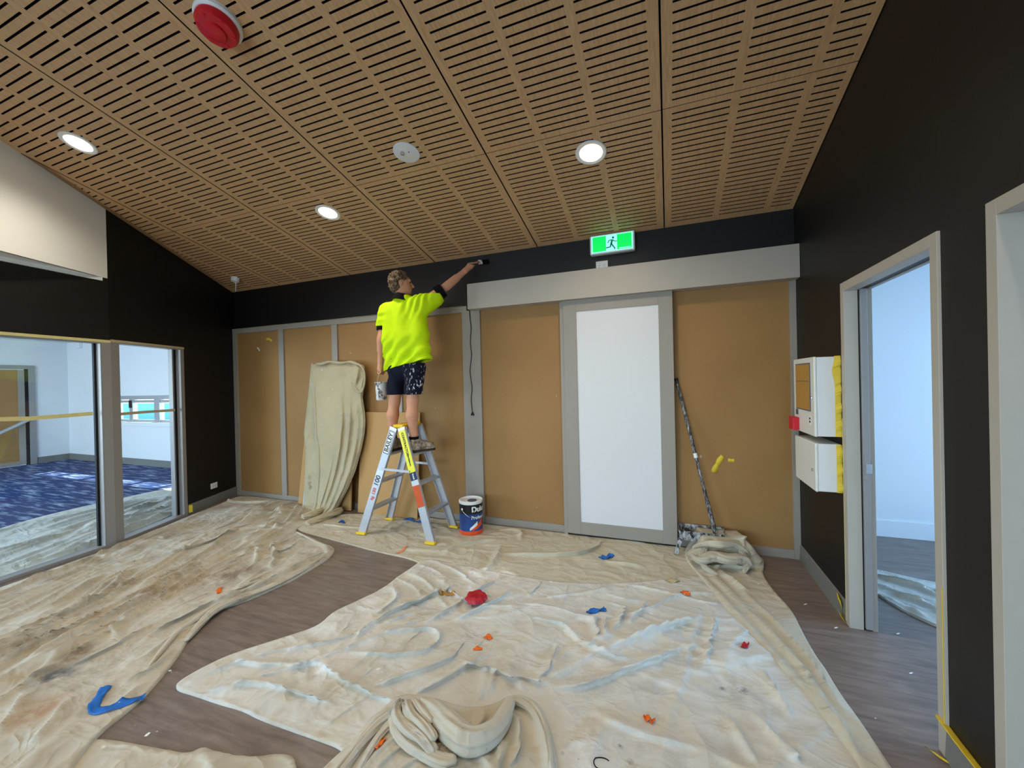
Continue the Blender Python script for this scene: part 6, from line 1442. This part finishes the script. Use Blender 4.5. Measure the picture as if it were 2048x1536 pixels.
# ------------------------------------------------------------------ ceiling fittings
NC = Vector((0, -SL, -1)).normalized()           # out of the ceiling, into the room
def ceil_obj(name, label, cat, px=None, at=None, group=None):
    p = np.array(at) if at is not None else fc(*px)
    e = empty(name, label, cat, p, group); return e
def disc(e, prof, mat, name, n=40): return MB().lathe(prof, (0, 0, 0), n, tuple(NC)).build(name, MAT[mat], e, smooth=True)
spots = [((157, 286), 'glowing recessed downlight near the white upper wall'), ((656, 425), 'glowing recessed downlight above the hung drop cloth'), ((1182, 305), 'glowing recessed downlight in front of the exit sign')]
def downlight(label, px=None, at=None, off=''):
    e = ceil_obj('downlight', label, 'downlight', px, at, 'recessed downlights in the timber ceiling')
    disc(e, [(0.115, -0.001), (0.115, 0.006), (0.108, 0.010), (0.086, 0.006), (0.080, -0.004), (0.115, -0.001)], 'white_plastic', 'trim_ring')
    disc(e, [(0.0001, 0.004), (0.082, 0.004)], 'lens_glow', 'lens'+off)
    l = bpy.data.lights.new('downlight_lamp'+off, 'SPOT'); l.energy = DL_W; l.color = (1.0, 0.89, 0.74); l.spot_size = math.radians(150); l.spot_blend = 0.9; l.shadow_soft_size = 0.09
    lo = bpy.data.objects.new('downlight_lamp'+off, l); col.objects.link(lo); lo.parent = e; lo.location = tuple(NC*0.03); lo.rotation_euler = Vector((0, 0, -1)).to_track_quat('-Z', 'Y').to_euler()
DL_W = 85.0
for px, lb_ in spots: downlight(lb_, px)
for k, at in enumerate(((-2.86, -3.58), (-0.32, -3.58), (-5.0, -4.85), (-1.6, -6.0), (-4.1, -6.0))):
    downlight('recessed downlight in the ceiling towards the rear window', at=(at[0], at[1], zceil(at[1])), off='_offscreen')
e = ceil_obj('emergency_light', 'round white emergency light fitting between the downlights', 'emergency light', (813, 305))
disc(e, [(0.102, -0.001), (0.102, 0.006), (0.09, 0.011), (0.0001, 0.013)], 'white_plastic', 'plate'); MB().lathe([(0.016, 0.0), (0.014, 0.014), (0.0001, 0.020)], tuple(Vector((-0.022, -0.02, 0))+NC*0.008), 16, tuple(NC)).build('lamp_lens', MAT['chrome'], e, smooth=True)
MB().lathe([(0.006, 0.0), (0.0001, 0.006)], tuple(Vector((0.03, -0.01, 0))+NC*0.010), 10, tuple(NC)).build('indicator', MAT['ink_grey'], e)
e = ceil_obj('fire_alarm', 'red dome fire alarm on a white base', 'fire alarm', (438, 42))
disc(e, [(0.118, -0.001), (0.118, 0.020), (0.108, 0.030), (0.0001, 0.030)], 'white_plastic', 'base')
disc(e, [(0.104, 0.028), (0.106, 0.052), (0.094, 0.074), (0.055, 0.078), (0.050, 0.090), (0.036, 0.096), (0.0001, 0.096)], 'red_plastic', 'dome')
for k in range(6):
    a = k*math.pi/3; r = NC.orthogonal().normalized(); u = NC.cross(r); q = (r*math.cos(a)+u*math.sin(a))*0.082+NC*0.068
    MB().lathe([(0.012, 0.0), (0.010, 0.010), (0.0001, 0.012)], tuple(q), 10, tuple(NC)).build('dome_lug', MAT['red_plastic'], e, smooth=True)
e = ceil_obj('ceiling_sensor', 'small white ceiling sensor with dangling wire in the corner', 'sensor', (471, 556))
disc(e, [(0.05, -0.001), (0.05, 0.04), (0.042, 0.055), (0.0001, 0.056)], 'white_plastic', 'housing', 24)
MB().tube([(0, 0, -0.05), (0.005, 0, -0.09), (-0.03, 0.02, -0.13), (-0.05, 0.03, -0.17)], 0.005, 8).build('wire', MAT['white_plastic'], e, smooth='all')
